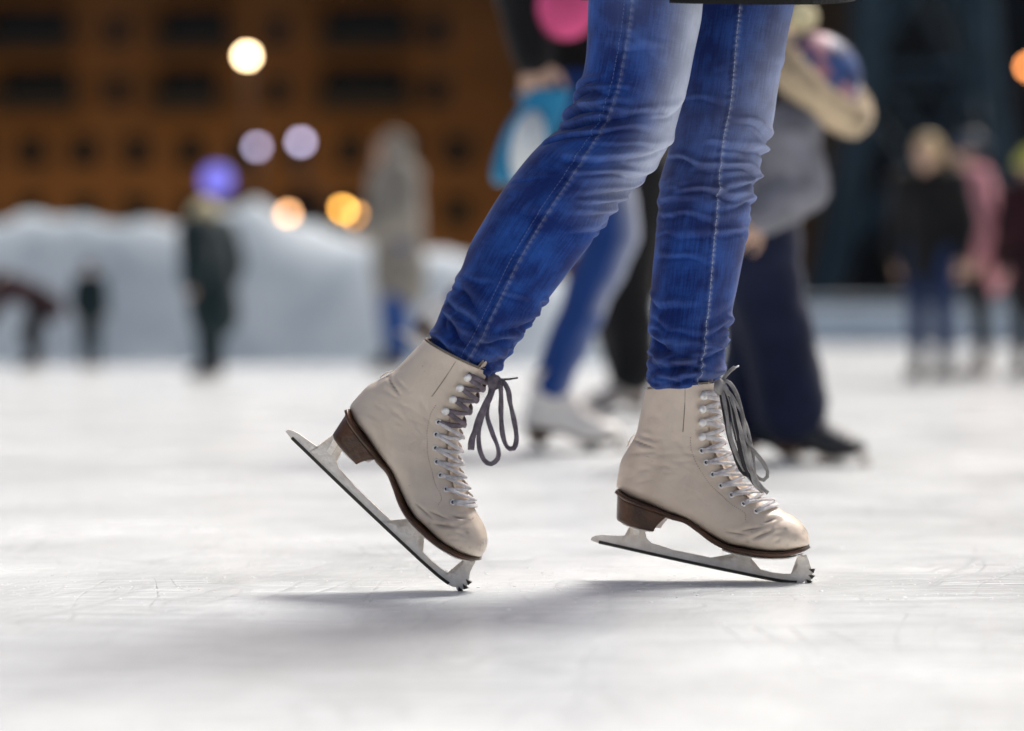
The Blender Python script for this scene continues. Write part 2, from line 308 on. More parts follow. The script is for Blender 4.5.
class Skate:
    def __init__(s, toe, yaw, pitch, scale=1.0, detail=1, blade=(0, 1, 0)):
        s.bt = blade
        s.toe, s.yaw, s.pitch, s.k, s.detail = Vector(toe), yaw, pitch, scale, detail
        c, n = math.cos(pitch), math.sin(pitch); cy, sy = math.cos(yaw), math.sin(yaw)
        s.Rm = Matrix(((cy, -sy, 0), (sy, cy, 0), (0, 0, 1))) @ Matrix(((c, 0, n), (0, 1, 0), (-n, 0, c)))
    def W(s, x, y, z): return s.toe + s.Rm @ (Vector((x, y, z)) * s.k)
    def D(s, v): return s.Rm @ Vector(v)
    def surf(s, t, phi, off=0.0):
        """local point and normal of the upper: t in station units, phi 0 = front/top centre, pi = back/sole"""
        row = s.row(t); B, Fp, w, e = np.array([row[0], row[1]]), np.array([row[2], row[3]]), row[4], row[5]
        def P(t_, ph):
            r = s.row(t_); c, sn = math.cos(ph), math.sin(ph)
            ee = r[5] if c < 0 else 2.0 + .12 * min(1, max(0, t_ - 9) / 4)
            cc = math.copysign(abs(c) ** (2 / ee), c); ss = math.copysign(abs(sn) ** (2 / ee), sn)
            cx, cz = (r[0] + r[2]) / 2, (r[1] + r[3]) / 2; ax, az = (r[2] - r[0]) / 2, (r[3] - r[1]) / 2
            return Vector((cx + ax * cc, r[4] * ss, cz + az * cc))
        p = P(t, phi)
        if off is None: return p
        d1 = P(min(t + .02, 18), phi) - P(max(t - .02, 0), phi); d2 = P(t, phi + .02) - P(t, phi - .02)
        n = d1.cross(d2)
        n = n.normalized() if n.length > 1e-12 else Vector((1, 0, 0))
        ctr = Vector(((row[0] + row[2]) / 2, 0, (row[1] + row[3]) / 2))
        if n.dot(p - ctr) < 0: n = -n
        return p + n * off, n
    def row(s, t):
        t = min(max(t, 0), 18); i = min(int(t), 17); u = t - i
        g = lambda k: _st[min(max(k, 0), 18)]
        a, b, c, d = g(i - 1), g(i), g(i + 1), g(i + 2)
        return .5 * (2*b + (c - a)*u + (2*a - 5*b + 4*c - d)*u*u + (3*b - a - 3*c + d)*u**3)
    def eye_ts(s):
        """stations and angles whose side view falls on the traced eyelets"""
        if hasattr(Skate, '_eyes'): return Skate._eyes
        out = []
        for e in EYE:
            x, z = loc2(*e); best = None
            for t in np.arange(0, 14, .05):
                r = s.row(t); B, Fp = np.array(r[:2]), np.array(r[2:4]); ax = (Fp - B) / 2; L2 = ax @ ax
                q = np.array([x, z]) - (B + Fp) / 2; c = (q @ ax) / L2; perp = abs(q[0]*ax[1] - q[1]*ax[0]) / math.sqrt(L2)
                if best is None or perp < best[0]: best = (perp, t, c)
            out.append((best[1], best[2]))
        Skate._eyes = out; return out
    def build(s, parent, leather, lace_lo, lace_hi, flip=False):
        dt = s.detail; nt, npn = (150, 120) if dt else (44, 28)
        W = s.W; rows = []; wear_crease = []
        cr = [(np.array(loc2(*a)), np.array(loc2(*b)), d) for a, b, d in CREASES]
        toe_mark = [np.array(loc2(*p)) for p in ((805, 548), (786, 510), (806, 529))]
        for i in range(nt):
            t = 18 * i / (nt - 1); ring = []
            for j in range(npn):
                ph = 2 * PI * j / npn
                if dt:
                    p, n = s.surf(t, ph, 0.0); q = np.array([p.x, p.z]); d = 0; wr = 0
                    if abs(n.y) > .15:
                        for a, b, dep in cr:
                            ab = b - a; u = np.clip((q - a) @ ab / (ab @ ab), 0, 1); dist = np.linalg.norm(q - a - ab * u)
                            dep *= 1.5; fall = math.sin(PI * (.08 + .84 * u)); d -= dep * fall * math.exp(-(dist / .0020) ** 2); d += dep * .5 * fall * math.exp(-((dist - .0050) / .0030) ** 2)
                            if dep > .001: wr = max(wr, .75 * fall * math.exp(-(dist / .0011) ** 2))  # deep creases also get a dark line in the colour
                    d += .0013 * noise.noise(p * 26) + .0006 * noise.noise(p * 75)
                    for tm in toe_mark:
                        dd = np.linalg.norm(q - tm); wr = max(wr, .8 * math.exp(-(dd / .0035) ** 2) * max(0, noise.noise(p * 420) + .45))
                    if p.z < _st[-1][1] + .02 and t > 12: wr = max(wr, .5 * max(0, noise.noise(p * 160) - .34) * 2)
                    p = p + n * d; wear_crease.append(min(1, wr))
                else: p = s.surf(t, ph, None); wear_crease.append(0)
                ring.append(W(*p))
            rows.append(ring)
        nw = len(wear_crease)
        mb = MB()
        # rolled collar and lining
        r0 = rows[0]; c0 = sum(r0, Vector()) / npn; up = s.D((0, 0, 1)); k = s.k
        lip = [[c0 + (p - c0) * (1 - .028 * a) + up * (b * k) for p in r0] for a, b in ((2.6, -.012), (2.4, -.004), (2.2, .0012), (1.2, .0030), (.15, .0022))]
        mb.grid(lip, 1); mb.grid(rows, 0, cap1=True)
        kk = len(lip)*npn
        boot = mb.build('ice_skate', [leather, M['lining']], parent, attr={'wear_crease': [0] * kk + wear_crease}, loc=W(*s.surf(6, 0, None)))
        # eyestay panel seams and stitches, pull tab
        if dt:
            st = MB()
            for sg in (1, -1):
                path = []
                for t, c in s.eye_ts(): path.append((t, sg * (math.acos(min(.97, max(-.9, c))) + .20)))
                path = [(path[0][0] - .4, path[0][1] + .0)] + path + [(path[-1][0] + .8, path[-1][1] - .25)]
                pp = crom(path[4:], 150)
                for q in range(0, 146, 3):
                    a, na = s.surf(*pp[q], .0003); b, nb = s.surf(*pp[q + 1], .0003)
                    st.tube([W(*a), W(*b)], .00042 * k, 5, 0)
                for o_ in (.0, ):
                    pv = [s.surf(t, sg * 1.33, .0001)[0] for t in np.linspace(.05, 3.0, 24)]
                    sm = MB(); sm.tube([W(*p) for p in pv], .0006 * k, 5, 0); sm.build('shaft_seam', M['thread_dark'], boot)
            # back-stay tab at the achilles notch
            a = [s.surf(t, PI, .0012)[0] for t in (3.0, 3.2, 3.5, 3.9)]
            rows_ = []
            for q, p in enumerate(a):
                rows_.append([W(p.x - .0016 * math.sin(PI * q / 3), y, p.z) for y in np.linspace(-.007, .007, 5)])
            tb = MB(); tb.grid(rows_, 0, False); tb.build('pull_tab', leather, boot)
            st.build('stitching', M['thread_dark'], boot)
        # tongue
        tg = MB(); rows_ = []
        for t in np.linspace(-.7, 9.5, 26):
            if t < 0: base, n = s.surf(0, 0, -.004); base = base + Vector((-.001*t, 0, .018 * -t)); n = Vector((1, 0, .1))
            else: base, n = s.surf(t, 0, -.0035 if t > .5 else -.004)
            r = []
            for y in np.linspace(-.021, .021, 9): r.append(W(base.x - .10 * abs(y) - 5.5 * y * y, y, base.z - .05 * abs(y)))
            rows_.append(r)
        tg.grid(rows_, 0, False); tg.grid([[p - s.D((.003, 0, .0)) * k for p in r] for r in rows_], 0, False)
        if dt: tg.build('tongue', leather, boot)
        # sole and welt
        so = MB(); top = np.array([[*loc2(*p), w] for p, w in zip(SOLE_TOP, SOLE_W)]); cs = crom(top, 60); rows_ = []
        for i, (x, z, w) in enumerate(cs):
            a, b = cs[min(i + 1, 59)], cs[max(i - 1, 0)]; tn = np.array([a[0] - b[0], a[1] - b[1]]); tn /= np.linalg.norm(tn); nx, nz = tn[1], -tn[0]
            th = .0046 if i > 16 else .004
            ww = w + .0011; r = []
            for y, h in ((-ww, 0), (-ww, .4), (-ww + .0012, .92), (-ww * .5, 1), (0, 1), (ww * .5, 1), (ww - .0012, .92), (ww, .4), (ww, 0), (ww - .003, -.25), (0, -.35), (-ww + .003, -.25)):
                r.append(W(x + nx * th * h, y, z + nz * th * h))
            rows_.append(r)
        so.grid(rows_, 0, True, True, True); so.build('sole', M['sole'], boot)
        # heel block: concave breast, slightly tapering
        he = MB(); rows_ = []
        for u in np.linspace(0, 1, 10):
            r = []
            tb = [(618.6, 491 + 3), (630, 500.5), (646, 507), (660, 512), (672, 517)]
            bb = [(617.8, 520.5), (626, 523.5), (638, 527), (649, 529.8), (658.5, 532)]
            pts = [tuple((1 - u) * a + u * b for a, b in zip(p, q)) for p, q in zip(tb, bb)]
            bx = -3.2 * math.sin(PI * u) * .5
            pts[-1] = (pts[-1][0] + bx, pts[-1][1])
            P2 = crom([loc2(*p) for p in pts], 14); wmax = .0318 - .0022 * u
            prof = []
            for i, (x, z) in enumerate(P2):
                f = i / 13; w = wmax * math.sqrt(max(0, 1 - max(0, (.42 - f) / .42) ** 2.2)) ; prof.append((x, z, max(w, .0008)))
            r = [W(x, -w, z) for x, z, w in prof] + [W(prof[-1][0] - .006 * (1 - abs(y)), y * prof[-1][2], prof[-1][1] + .002*(1-abs(y))) for y in (-.5, 0, .5)] + [W(x, w, z) for x, z, w in prof[::-1]]
            rows_.append(r)
        he.grid(rows_, 0, True, True, True); he.build('heel', M['sole'], boot)
        # blade: runner, stanchions and toe picks cut from one outline
        out = [(592,543.2),(593,540.5),(597,538.6),(604,537.8),(612,538.2),(620,538.6),(627,538.2),(631,536.6),(632,533),(632,526.5),(645.5,530.5),(645.3,536),(648,541),(653,545.5),(660,548.6),(675,552),(695,555.8),(712,559.2),(724,561.6),(731,561.6),(735,558.5),(736.5,554.5),(750,557.0),(751.5,562),(755,566.5),(761,570),(772,572.8),(784,574.2),(792,573.8),(796.5,570),(798.5,564),(797.5,557),(806.5,554.5),(809,561),(811,567.5),(813.2,572),(812.4,574.4),(810.6,574.8),(812,578),(811,580.2),(808.6,579.6),(808.5,583),(806.2,583.4),(805,581.4),(801,583.2),(797,583.6),(788,583.2),(770,580.6),(740,575),(710,569.2),(680,563.2),(650,557),(620,550.6),(600,546.4)]
        ba, bs, bo = s.bt; ca, sa = math.cos(ba), math.sin(ba)
        T2 = lambda q: (bs * (q[0] * ca + q[1] * sa), q[1] * ca - q[0] * sa + bo)
        def tp(p):
            x, z = T2(loc2(*p)); return (x, z + (.010 if ba and p in ((632,526.5),(645.5,530.5),(736.5,554.5),(750,557.0),(797.5,557),(806.5,554.5)) else 0))
        P2 = [tp(p) for p in out]; me = bmesh.new(); hw = .0021
        vs = [me.verts.new((x, 0, z)) for x, z in P2]; f = me.faces.new(vs); bmesh.ops.triangulate(me, faces=[f])
        tri = [tuple(v.index for v in fc.verts) for fc in (me.verts.index_update() or me.faces)]; me.free()
        bl = MB(); n = len(P2); v = [W(x, -hw, z) for x, z in P2] + [W(x, hw, z) for x, z in P2]
        bl.add(v, tri + [tuple(i + n for i in reversed(t_)) for t_ in tri] + [(i, (i + 1) % n, n + (i + 1) % n, n + i) for i in range(n)])
        bz = crom([tp(p) for p in out[-9:]], 40)   # ground edge, a hair thicker and darker
        v = []; q = []
        for x, z in bz: v += [W(x, -hw - .0006, z + .0036), W(x, -hw - .0006, z - .0004), W(x, hw + .0006, z - .0004), W(x, hw + .0006, z + .0036)]
        for i in range(39):
            for a in range(4): q.append((4*i + a, 4*i + (a+1) % 4, 4*i + 4 + (a+1) % 4, 4*i + 4 + a))
        bl.add(v, q, 1)
        for tri_ in (((808, 584), (812.5, 581.5), (806.5, 579)), ((812, 579), (815, 575.5), (808.5, 574.5)), ((813.5, 573), (815, 568.5), (809, 569))):
            q = [tp(p) for p in tri_]; bl.add([W(x, y, z) for y in (-hw - .0009, hw + .0009) for x, z in q], [(0, 1, 2), (5, 4, 3), (0, 3, 4, 1), (1, 4, 5, 2), (2, 5, 3, 0)], 1)
        # cross-shaped flanges of the stanchions
        for px, y0, y1, w_ in ((638.5, 527, 538, .012), (743, 555, 561, .007), (801.5, 555.5, 560, .008)):
            x0, z0 = T2(loc2(px, y0)); x1, z1 = T2(loc2(px, y1)); z0 += .007 if ba else 0
            rows_ = [[W(x + dx, y * wd, z) for dx, y in ((-.004, -1), (.004, -1), (.004, 1), (-.004, 1))] for x, z, wd in ((x0, z0, w_), ((x0+x1)/2, (z0+z1)/2, w_*.45), (x1, z1, .0022))]
            bl.grid(rows_, 0, True, True, True)
        blade = bl.build('blade', [M['blade'], M['edge']], boot, smooth=False)
        # mounting plates under heel and ball
        for pts, w0, nm in ((((624, 524.4), (640, 529.2), (655, 532.8)), .021, 'heel_plate'), (((724, 550), (740, 554), (765, 557.2), (790, 556.8), (803, 553.4)), .022, 'sole_plate')):
            pl = MB(); cs = crom([loc2(*p) for p in pts], 14); rows_ = []
            for i, (x, z) in enumerate(cs):
                w = w0 * (1 - .6 * abs(2 * i / 13 - 1) ** 3); rows_.append([W(x, -w, z), W(x, -w, z - .0014), W(x, w, z - .0014), W(x, w, z)])
            pl.grid(rows_, 0, True, True, True); pl.build(nm, M['blade'], boot, smooth=False)
        s.boot = boot
        # laces, eyelets and hooks
        ey = s.eye_ts(); ang = [math.acos(min(.97, max(-.9, c))) for t, c in ey]; YO = .0255
        pos = []
        for (t, c), a in zip(ey, ang):
            w = s.row(t)[4]; a2 = math.asin(min(.98, YO / w)); a = .55 * a + .45 * a2; pos.append((t, a))
        s.pos = pos
        lo, hi = MB(), MB()
        for i, (t, a) in enumerate(pos):
            for sg in (1, -1):
                j = i - 1 if i > 0 else 0
                t2, a2 = pos[j] if i > 0 else (t - .15, pos[0][1])
                if not dt and sg < 0: continue
                q = []; nn = []
                for u in np.linspace(0, 1, 16 if dt else 7):
                    tt = t + (t2 - t) * u; ph = sg * (a + (-a2 - a) * u)
                    o_ = .0018 + (.0050 if sg > 0 else .0036) * math.sin(PI * u) ** .6 + (.0012 if u in (0, 1) else 0) * (1 if i < 4 else -2.2)
                    p, n = s.surf(tt, ph, o_); q.append(W(*p)); nn.append(s.D(n))
                (hi if i < 5 else lo).tube(q, (.0030 if i < 5 else .0024) * k, 8, 0, rb=.0011 * k, normals=nn)
            # straight bar through the lowest pair
        t, a = pos[-1]; q = []; nn = []
        for u in np.linspace(-1, 1, 14):
            p, n = s.surf(t + .06, u * a, .0022 + .002 * (1 - u * u)); q.append(W(*p)); nn.append(s.D(n))
        lo.tube(q, .0030 * k, 8, 0, rb=.0011 * k, normals=nn)
        s.l1 = lo.build('lace', lace_lo, boot); s.l2 = hi.build('lace', lace_hi, boot)
        if dt:
            for i, (t, a) in enumerate(pos):
                for sg in (1, -1):
                    p, n = s.surf(t, sg * a, .0); P_ = W(*p); n_ = s.D(n); e1 = n_.orthogonal().normalized(); e2 = n_.cross(e1); h = MB()
                    if i < 4:   # speed hook: shank and round head
                        prof = [(.0022, 0), (.0016, .002), (.0016, .0042), (.0046, .0062), (.0052, .0074), (.0042, .0088), (.0014, .0093)]
                        h.grid([[P_ + n_ * (z * k) + (e1 * math.cos(2*PI*j/14) + e2 * math.sin(2*PI*j/14)) * r * k for j in range(14)] for r, z in prof], 0, True, False, True)
                        h.build('lace_hook', M['metal'], boot)
                    else:
                        prof = [(.0040, 0), (.0038, .0010), (.0030, .0014), (.0022, .0009), (.0020, .0004)]
                        rr = [[P_ + n_ * (z * k) + (e1 * math.cos(2*PI*j/14) + e2 * math.sin(2*PI*j/14)) * r * k for j in range(14)] for r, z in prof]
                        h.grid(rr, 0); h.add(rr[-1], [tuple(range(14))], 1); h.build('eyelet', [M['metal'], M['hole']], boot)
        return boot
ANK = Vector((loc2(668, 448)[0], 0, loc2(668, 448)[1]))

# ------------------------------------------------------------------ people
JB = dict(pelvis=(0, 0, .55), chest=(0, 0, .72), neck=(.002, 0, .83), head=(.016, 0, .925),
          hipL=(0, .05, .53), kneL=(.02, .055, .30), ankL=(0, .055, .10), hipR=(0, -.05, .53), kneR=(.02, -.055, .30), ankR=(0, -.055, .10),
          shL=(0, .108, .805), elL=(-.025, .142, .645), wrL=(.03, .14, .505), shR=(0, -.108, .805), elR=(-.025, -.142, .645), wrR=(.03, -.14, .505))
UP = ('chest', 'neck', 'head', 'shL', 'elL', 'wrL', 'shR', 'elR', 'wrR')
class Person:
    def __init__(s, x, y, H, yaw, bend=0, side=0, headrot=0, skate=1.0, lift=(0, 0), name_loc=None, **ov):
        s.H, s.yaw = H, yaw; s.base = Vector((x, y, 0)); J = {k: Vector(v) for k, v in JB.items()}
        pv = J['pelvis'].copy(); az = ANK.z * skate / H; J['ankL'].z = J['ankR'].z = az
        for k in ('elL', 'wrL', 'elR', 'wrR', 'kneL', 'kneR', 'ankL', 'ankR', 'hipL', 'hipR', 'pelvis', 'chest', 'neck', 'head', 'shL', 'shR'):
            if k in ov:
                J[k] = Vector(ov[k])
                if k.startswith('ank') and J[k].z < .13: J[k].z = az
        rb = Matrix.Rotation(bend, 3, 'Y') ; rs = Matrix.Rotation(side, 3, 'X')
        s.rot_up = rs @ rb
        for k in UP:
            if k in ov: continue
            J[k] = J['pelvis'] + s.rot_up @ (J[k] - pv)
        s.Rz = Matrix.Rotation(yaw, 3, 'Z')
        s.J = {k: s.base + s.Rz @ (v * H) for k, v in J.items()}
        s.Rh = s.Rz @ s.rot_up @ Matrix.Rotation(headrot, 3, 'Y')
    def limbs(s, sd, inflate=0):
        J, H = s.J, s.H; k = inflate
        return J['hip' + sd], J['kne' + sd], J['ank' + sd], J['sh' + sd], J['el' + sd], J['wr' + sd]
    def body(s, label, skin=None, eyes=True, grip=0.5, group=None, vox=.0068, slim=1.0, foot=None):
        J, H, pr = s.J, s.H, []
        fw, lt, up = s.Rh @ Vector((1, 0, 0)), s.Rh @ Vector((0, 1, 0)), s.Rh @ Vector((0, 0, 1))
        tl = s.Rz @ Vector((0, 1, 0)); hd = J['head']; h = H
        pr.append(ell(hd + up*.012*h, (.058*h, .047*h, .058*h), s.Rh)); pr.append(ell(hd + fw*.012*h - up*.022*h, (.042*h, .036*h, .046*h), s.Rh))
        pr.append(capsule(hd + fw*.052*h - up*.004*h, hd + fw*.064*h - up*.022*h, .0065*h, .0095*h))           # nose
        pr.append(capsule(hd + fw*.052*h + up*.010*h + lt*.02*h, hd + fw*.052*h + up*.010*h - lt*.02*h, .008*h, .008*h))   # brow
        pr.append(capsule(hd + fw*.051*h - up*.038*h + lt*.010*h, hd + fw*.051*h - up*.038*h - lt*.010*h, .006*h, .006*h))  # lips
        pr.append(ell(hd + fw*.042*h - up*.056*h, (.014*h, .016*h, .012*h), s.Rh))                               # chin
        for sg in (1, -1): pr.append(ell(hd + lt*sg*.048*h - up*.008*h - fw*.004*h, (.012*h, .007*h, .019*h), s.Rh))
        pr.append(capsule(J['neck'] - (J['neck'] - J['chest'])*.15, hd - up*.03*h, .031*h, .030*h))
        pr.append(capsule(J['pelvis'], J['chest'], .075*h, .078*h, (s.Rz @ s.rot_up @ Vector((1, 0, 0)), .72)))
        pr.append(capsule(J['chest'], J['neck'], .078*h, .036*h, (s.Rz @ s.rot_up @ Vector((1, 0, 0)), .72)))
        pr.append(capsule(J['hipL'], J['hipR'], .060*h, .060*h)); pr.append(capsule(J['shL'], J['shR'], .036*h, .036*h))
        for sd, sg in (('L', 1), ('R', -1)):
            hp, kn, an, sh, el, wr = s.limbs(sd)
            pr += [capsule(hp, kn, .047*h*slim, .031*h*slim), capsule(kn, an, .032*h*slim, .019*h*slim), capsule(sh, el, .029*h, .022*h), capsule(el, wr, .023*h, .015*h)]
            f0, f1 = foot[sd] if foot else (an - Vector((0, 0, .012*h)), an + (s.Rz @ Vector((1, 0, 0)))*.07*h - Vector((0, 0, .035*h))); pr += [capsule(f0, f1, .018*h, .013*h), capsule(an, f0, .018*h, .018*h)]
            # hand: palm, four unequal bent fingers, thumb off the side of the palm
            a = (wr - el).normalized(); side = s.Rz @ Vector((0, sg, 0)); pn = (side - a * side.dot(a)).normalized(); ac = a.cross(pn).normalized()
            if ac.dot(s.Rz @ Vector((1, 0, 0))) < 0: ac = -ac
            pc = wr + a*.032*h; pr.append(capsule(wr + a*.010*h, wr + a*.046*h, .015*h, .019*h, (pn, .55)))
            for q, (o_, L_) in enumerate(((.0195, .040), (.0065, .045), (-.0065, .042), (-.0195, .032))):
                r = max(.0082 * min(1, h / 1.6), .0060); p0 = wr + a*.050*h + ac*o_*h; cu = -pn * math.sin(grip); cv = a * math.cos(grip)
                p1 = p0 + (a + (cu + cv) * .6).normalized() * L_*.52*h + ac*o_*.16*h; p2 = p1 + (cu * 1.4 + cv * .6).normalized() * L_*.48*h
                pr += [capsule(p0 - a*.02*h, p1, r*1.05, r), capsule(p1, p2, r, r*.85)]
            t0 = wr + a*.018*h + ac*.016*h; t1 = t0 + (a*.6 + ac*.75 - pn*.2).normalized()*.026*h; t2 = t1 + (a*.9 + ac*.25 - pn*.35).normalized()*.022*h
            r = max(.0095 * min(1, h / 1.6), .0066); pr += [capsule(t0, t1, r*1.15, r), capsule(t1, t2, r, r*.85)]
        root = empty('tmp_root', s.base)
        o = fuse('person', pr, skin or M['skin'], root, vox=vox, smooth=3)
        o.parent = None; o.location = s.base; bpy.data.objects.remove(root)
        tag(o, label, 'person', group); s.o = o
        if eyes:
            for sg in (1, -1):
                v, f = ell(hd + fw*.049*h + lt*sg*.019*h - up*.002*h, (.0065*h, .0075*h, .0052*h), s.Rh); mk('eye', v, f, M['eye'], o)
        return o
    def jacket(s, name, m, puff=1.0, length=.50, hood=False, flare=1.0, fold=.006, vox=.013, seed=0, skirt=None):
        J, H, pr = s.J, s.H, []; h = H; X = s.Rz @ s.rot_up @ Vector((1, 0, 0)); a = .018 * h * puff
        down = (J['pelvis'] - J['chest']).normalized(); hem = skirt if skirt is not None else J['pelvis'] + down * (.55 - length) * h
        pr.append(capsule(J['chest'], J['pelvis'], .082*h + a, .080*h + a, (X, .78)))
        pr.append(capsule(J['pelvis'], hem, .080*h + a, (.078*h + a) * flare, (X, .82)))
        pr.append(capsule(J['chest'], J['neck'] + (J['neck'] - J['chest']) * .05, .082*h + a, .042*h + a*.5, (X, .78)))
        pr.append(capsule(J['shL'], J['shR'], .038*h + a, .038*h + a))
        for sd in 'LR':
            hp, kn, an, sh, el, wr = s.limbs(sd)
            pr += [capsule(sh, el, .032*h + a, .026*h + a), capsule(el, wr - (wr - el).normalized()*.0*h, .026*h + a, .018*h + a*.7)]
        o = fuse(name, pr, m, s.o, vox=vox, smooth=5, fold=fold, seed=seed)
        return o
    def trousers(s, name, m, puff=1.0, fold=.005, vox=.012, seed=3, cuff=1.0):
        J, h, pr = s.J, s.H, []; a = .010 * h * puff
        pr.append(capsule(J['pelvis'] + Vector((0, 0, .03*h)), (J['hipL'] + J['hipR'])/2, .074*h + a, .070*h + a, (s.Rz @ Vector((1, 0, 0)), .8))); pr.append(capsule(J['hipL'], J['hipR'], .063*h + a, .063*h + a))
        for sd in 'LR':
            hp, kn, an = s.limbs(sd)[:3]; pr += [capsule(hp, kn, .050*h + a, .035*h + a), capsule(kn, an + (kn - an)*.10, .035*h + a, (.023*h + a) * cuff)]
        return fuse(name, pr, m, s.o, vox=vox, smooth=4, fold=fold, seed=seed)
    def skates(s, leather, k=1.0, only=None, pitch=None, lo='lace_white', hi='lace_white'):
        for sd in 'LR':
            p = (pitch or {}).get(sd, 0); yaw = s.yaw
            sk = Skate((0, 0, 0), yaw, p, k, 0); off = sk.W(*ANK); an = s.J['ank' + sd]; sk.toe = an - off
            sk.build(s.o, leather, M[lo], M[hi])
    def hat(s, name, m, brim=None, pom=None, big=1.0):
        h, hd = s.H, s.J['head']; fw, up = s.Rh @ Vector((1, 0, 0)), s.Rh @ Vector((0, 0, 1)); rows = []
        lt = s.Rh @ Vector((0, 1, 0)); mb = MB(); kx, ky = .067*h*big, .057*h*big
        for u in np.linspace(0, 1, 14):
            an = u * PI / 2; z = .012 + .066 * math.sin(an) * big; c = max(math.cos(an), .02)
            rows.append([hd - fw*.006*h + up*z*h + fw*kx*c*math.cos(2*PI*j/28) + lt*ky*c*math.sin(2*PI*j/28) for j in range(28)])
        mb.grid(rows, 0, True, False, True); o = mb.build(name, m, s.o)
        def ring(nm, mm, z, r, rr, sc=1.0):
            b = MB(); rows = []
            for i in range(33):
                th = 2*PI*i/32; cen = hd - fw*.006*h + up*z*h + (fw*kx*math.cos(th) + lt*ky*math.sin(th))*sc; od = (fw*math.cos(th) + lt*math.sin(th)).normalized()
                rows.append([cen + (od*math.cos(2*PI*j/10) + up*1.25*math.sin(2*PI*j/10)) * rr * (1 + .18*noise.noise(Vector((i*1.7, j*2.3, 1)))) for j in range(10)])
            b.grid(rows); return b.build(nm, mm, o)
        if brim: ring('brim', brim[0], .014, 0, brim[1], brim[2] if len(brim) > 2 else 1.02)
        else: ring('hat_cuff', m, .018, 0, .012*h, 1.0)
        if pom:
            c = pom[2] if len(pom) > 2 else hd + up*(.085*h*big) + fw * .004*h; v, f = ell(c, (pom[1],)*3); v = [c + (p - c) * (1 + .2*noise.noise(p*60)) for p in v]; mk('pompom', v, f, pom[0], o)
        return o
    def hair(s, m, long=.0):
        h, hd = s.H, s.J['head']; fw, up, lt = s.Rh @ Vector((1, 0, 0)), s.Rh @ Vector((0, 0, 1)), s.Rh @ Vector((0, 1, 0)); pr = []
        pr.append(ell(hd + up*.020*h - fw*.010*h, (.062*h, .054*h, .058*h), s.Rh))
        pr.append(ell(hd - fw*.030*h - up*.010*h, (.040*h, .050*h, .055*h), s.Rh))
        if long:
            for sg in (1, 0, -1): pr.append(capsule(hd - fw*.034*h + lt*sg*.030*h, hd - fw*.045*h + lt*sg*.040*h - up*long*h, .030*h, .020*h))
        return fuse('hair', pr, m, s.o, vox=.009, smooth=2, fold=.003, fscale=30)

# ------------------------------------------------------------------ ground, ice, snow
def plane(name, x0, x1, y0, y1, z, m, nx=1, ny=1):
    v = [(x0 + (x1-x0)*i/nx, y0 + (y1-y0)*j/ny, z) for j in range(ny+1) for i in range(nx+1)]
    f = [(j*(nx+1)+i, j*(nx+1)+i+1, (j+1)*(nx+1)+i+1, (j+1)*(nx+1)+i) for j in range(ny) for i in range(nx)]
    return tag(mk(name, v, f, m, smooth=False), kind='structure')
M['low_bounce_ground'] = mat('dark_unseen_ground', (.035, .035, .037), .9, var=.3, vscale=.6)
M['snow'] = mat('packed_snow', (.45, .52, .57), .9, spec=.2, base2=(.62, .68, .72), vscale=2.2, bump=.9, bscale=5)
plane('ground', -500, 500, -120, 600, -.03, M['low_bounce_ground'])  # unseen beyond the snow bank; made dark to cut bounce onto the facade
plane('ice', -40, 40, -25, 53, 0, M['ice'])

def snow_bank():
    prof = [(-1500, 226), (-300, 222), (-80, 224), (30, 220), (110, 223), (190, 221), (225, 206), (250, 201), (272, 212), (290, 226), (318, 236), (340, 244), (380, 246), (440, 252), (480, 262), (540, 276), (620, 290), (700, 304), (760, 318), (800, 326)]
    xs = np.linspace(-1500, 800, 260); ys = np.interp(xs, [p[0] for p in prof], [p[1] for p in prof]); rows = []
    D = 24.0
    for j, v in enumerate(np.linspace(0, 1, 26)):
        r = []
        for i, (px, py) in enumerate(zip(xs, ys)):
            top = at(px, py, D + .9); hgt = max(top.z, .03); x = top.x
            y = D + v * 4.2
            f = min(1, v / .22); shape = (f * f * (3 - 2 * f)) ** .7 if v < .22 else 1 - .12 * (v - .22) - max(0, v - .6) ** 1.5 * 3.4
            n = .08 * noise.noise(Vector((x * .9, y * 1.2, 3))) + .07 * noise.noise(Vector((x * 2.7, y * 3, 7))) + .06 * noise.noise(Vector((x * 6, y * 6, 1)))
            z = max(hgt * max(shape, -.02) + n * min(1, 4 * v) * min(1, hgt), -.02) if v > 0 else -.02
            r.append((x, y + .25 * noise.noise(Vector((x * .7, 0, 2))) * (1 - v), z))
        rows.append(r)
    mb = MB(); mb.grid(rows, 0, False); return tag(mb.build('snow_bank', M['snow']), kind='structure')
snow_bank()

# low white dasher boards closing the far end of the rink
def barrier():
    d = 50.0; z1 = .31 + 31 * d / F; m1 = mat('white_board', (.50, .58, .66), .6, var=.08, vscale=3); m2 = mat('board_cap', (.62, .66, .70), .5)
    root = empty('rink_barrier', (9, d, 0)); tag(root, 'low white board barrier across the far end of the rink, on the right', 'barrier')
    for i in range(16):
        x = 1.2 + i * 2.44; b = MB(); b.box((x + 1.2, d, .36), (2.40, .06, .68)); b.box((x + 1.2, d - .036, .10), (2.40, .012, .16)); b.build('panel', m1, root, smooth=False)
        b = MB(); b.box((x, d + .08, .34), (.07, .09, .70)); b.build('post', m2, root, smooth=False)
    b = MB(); b.box((1.2 + 8 * 2.44, d, z1 - .03), (16 * 2.44, .13, .05)); b.build('cap_rail', m2, root, smooth=False)
barrier()

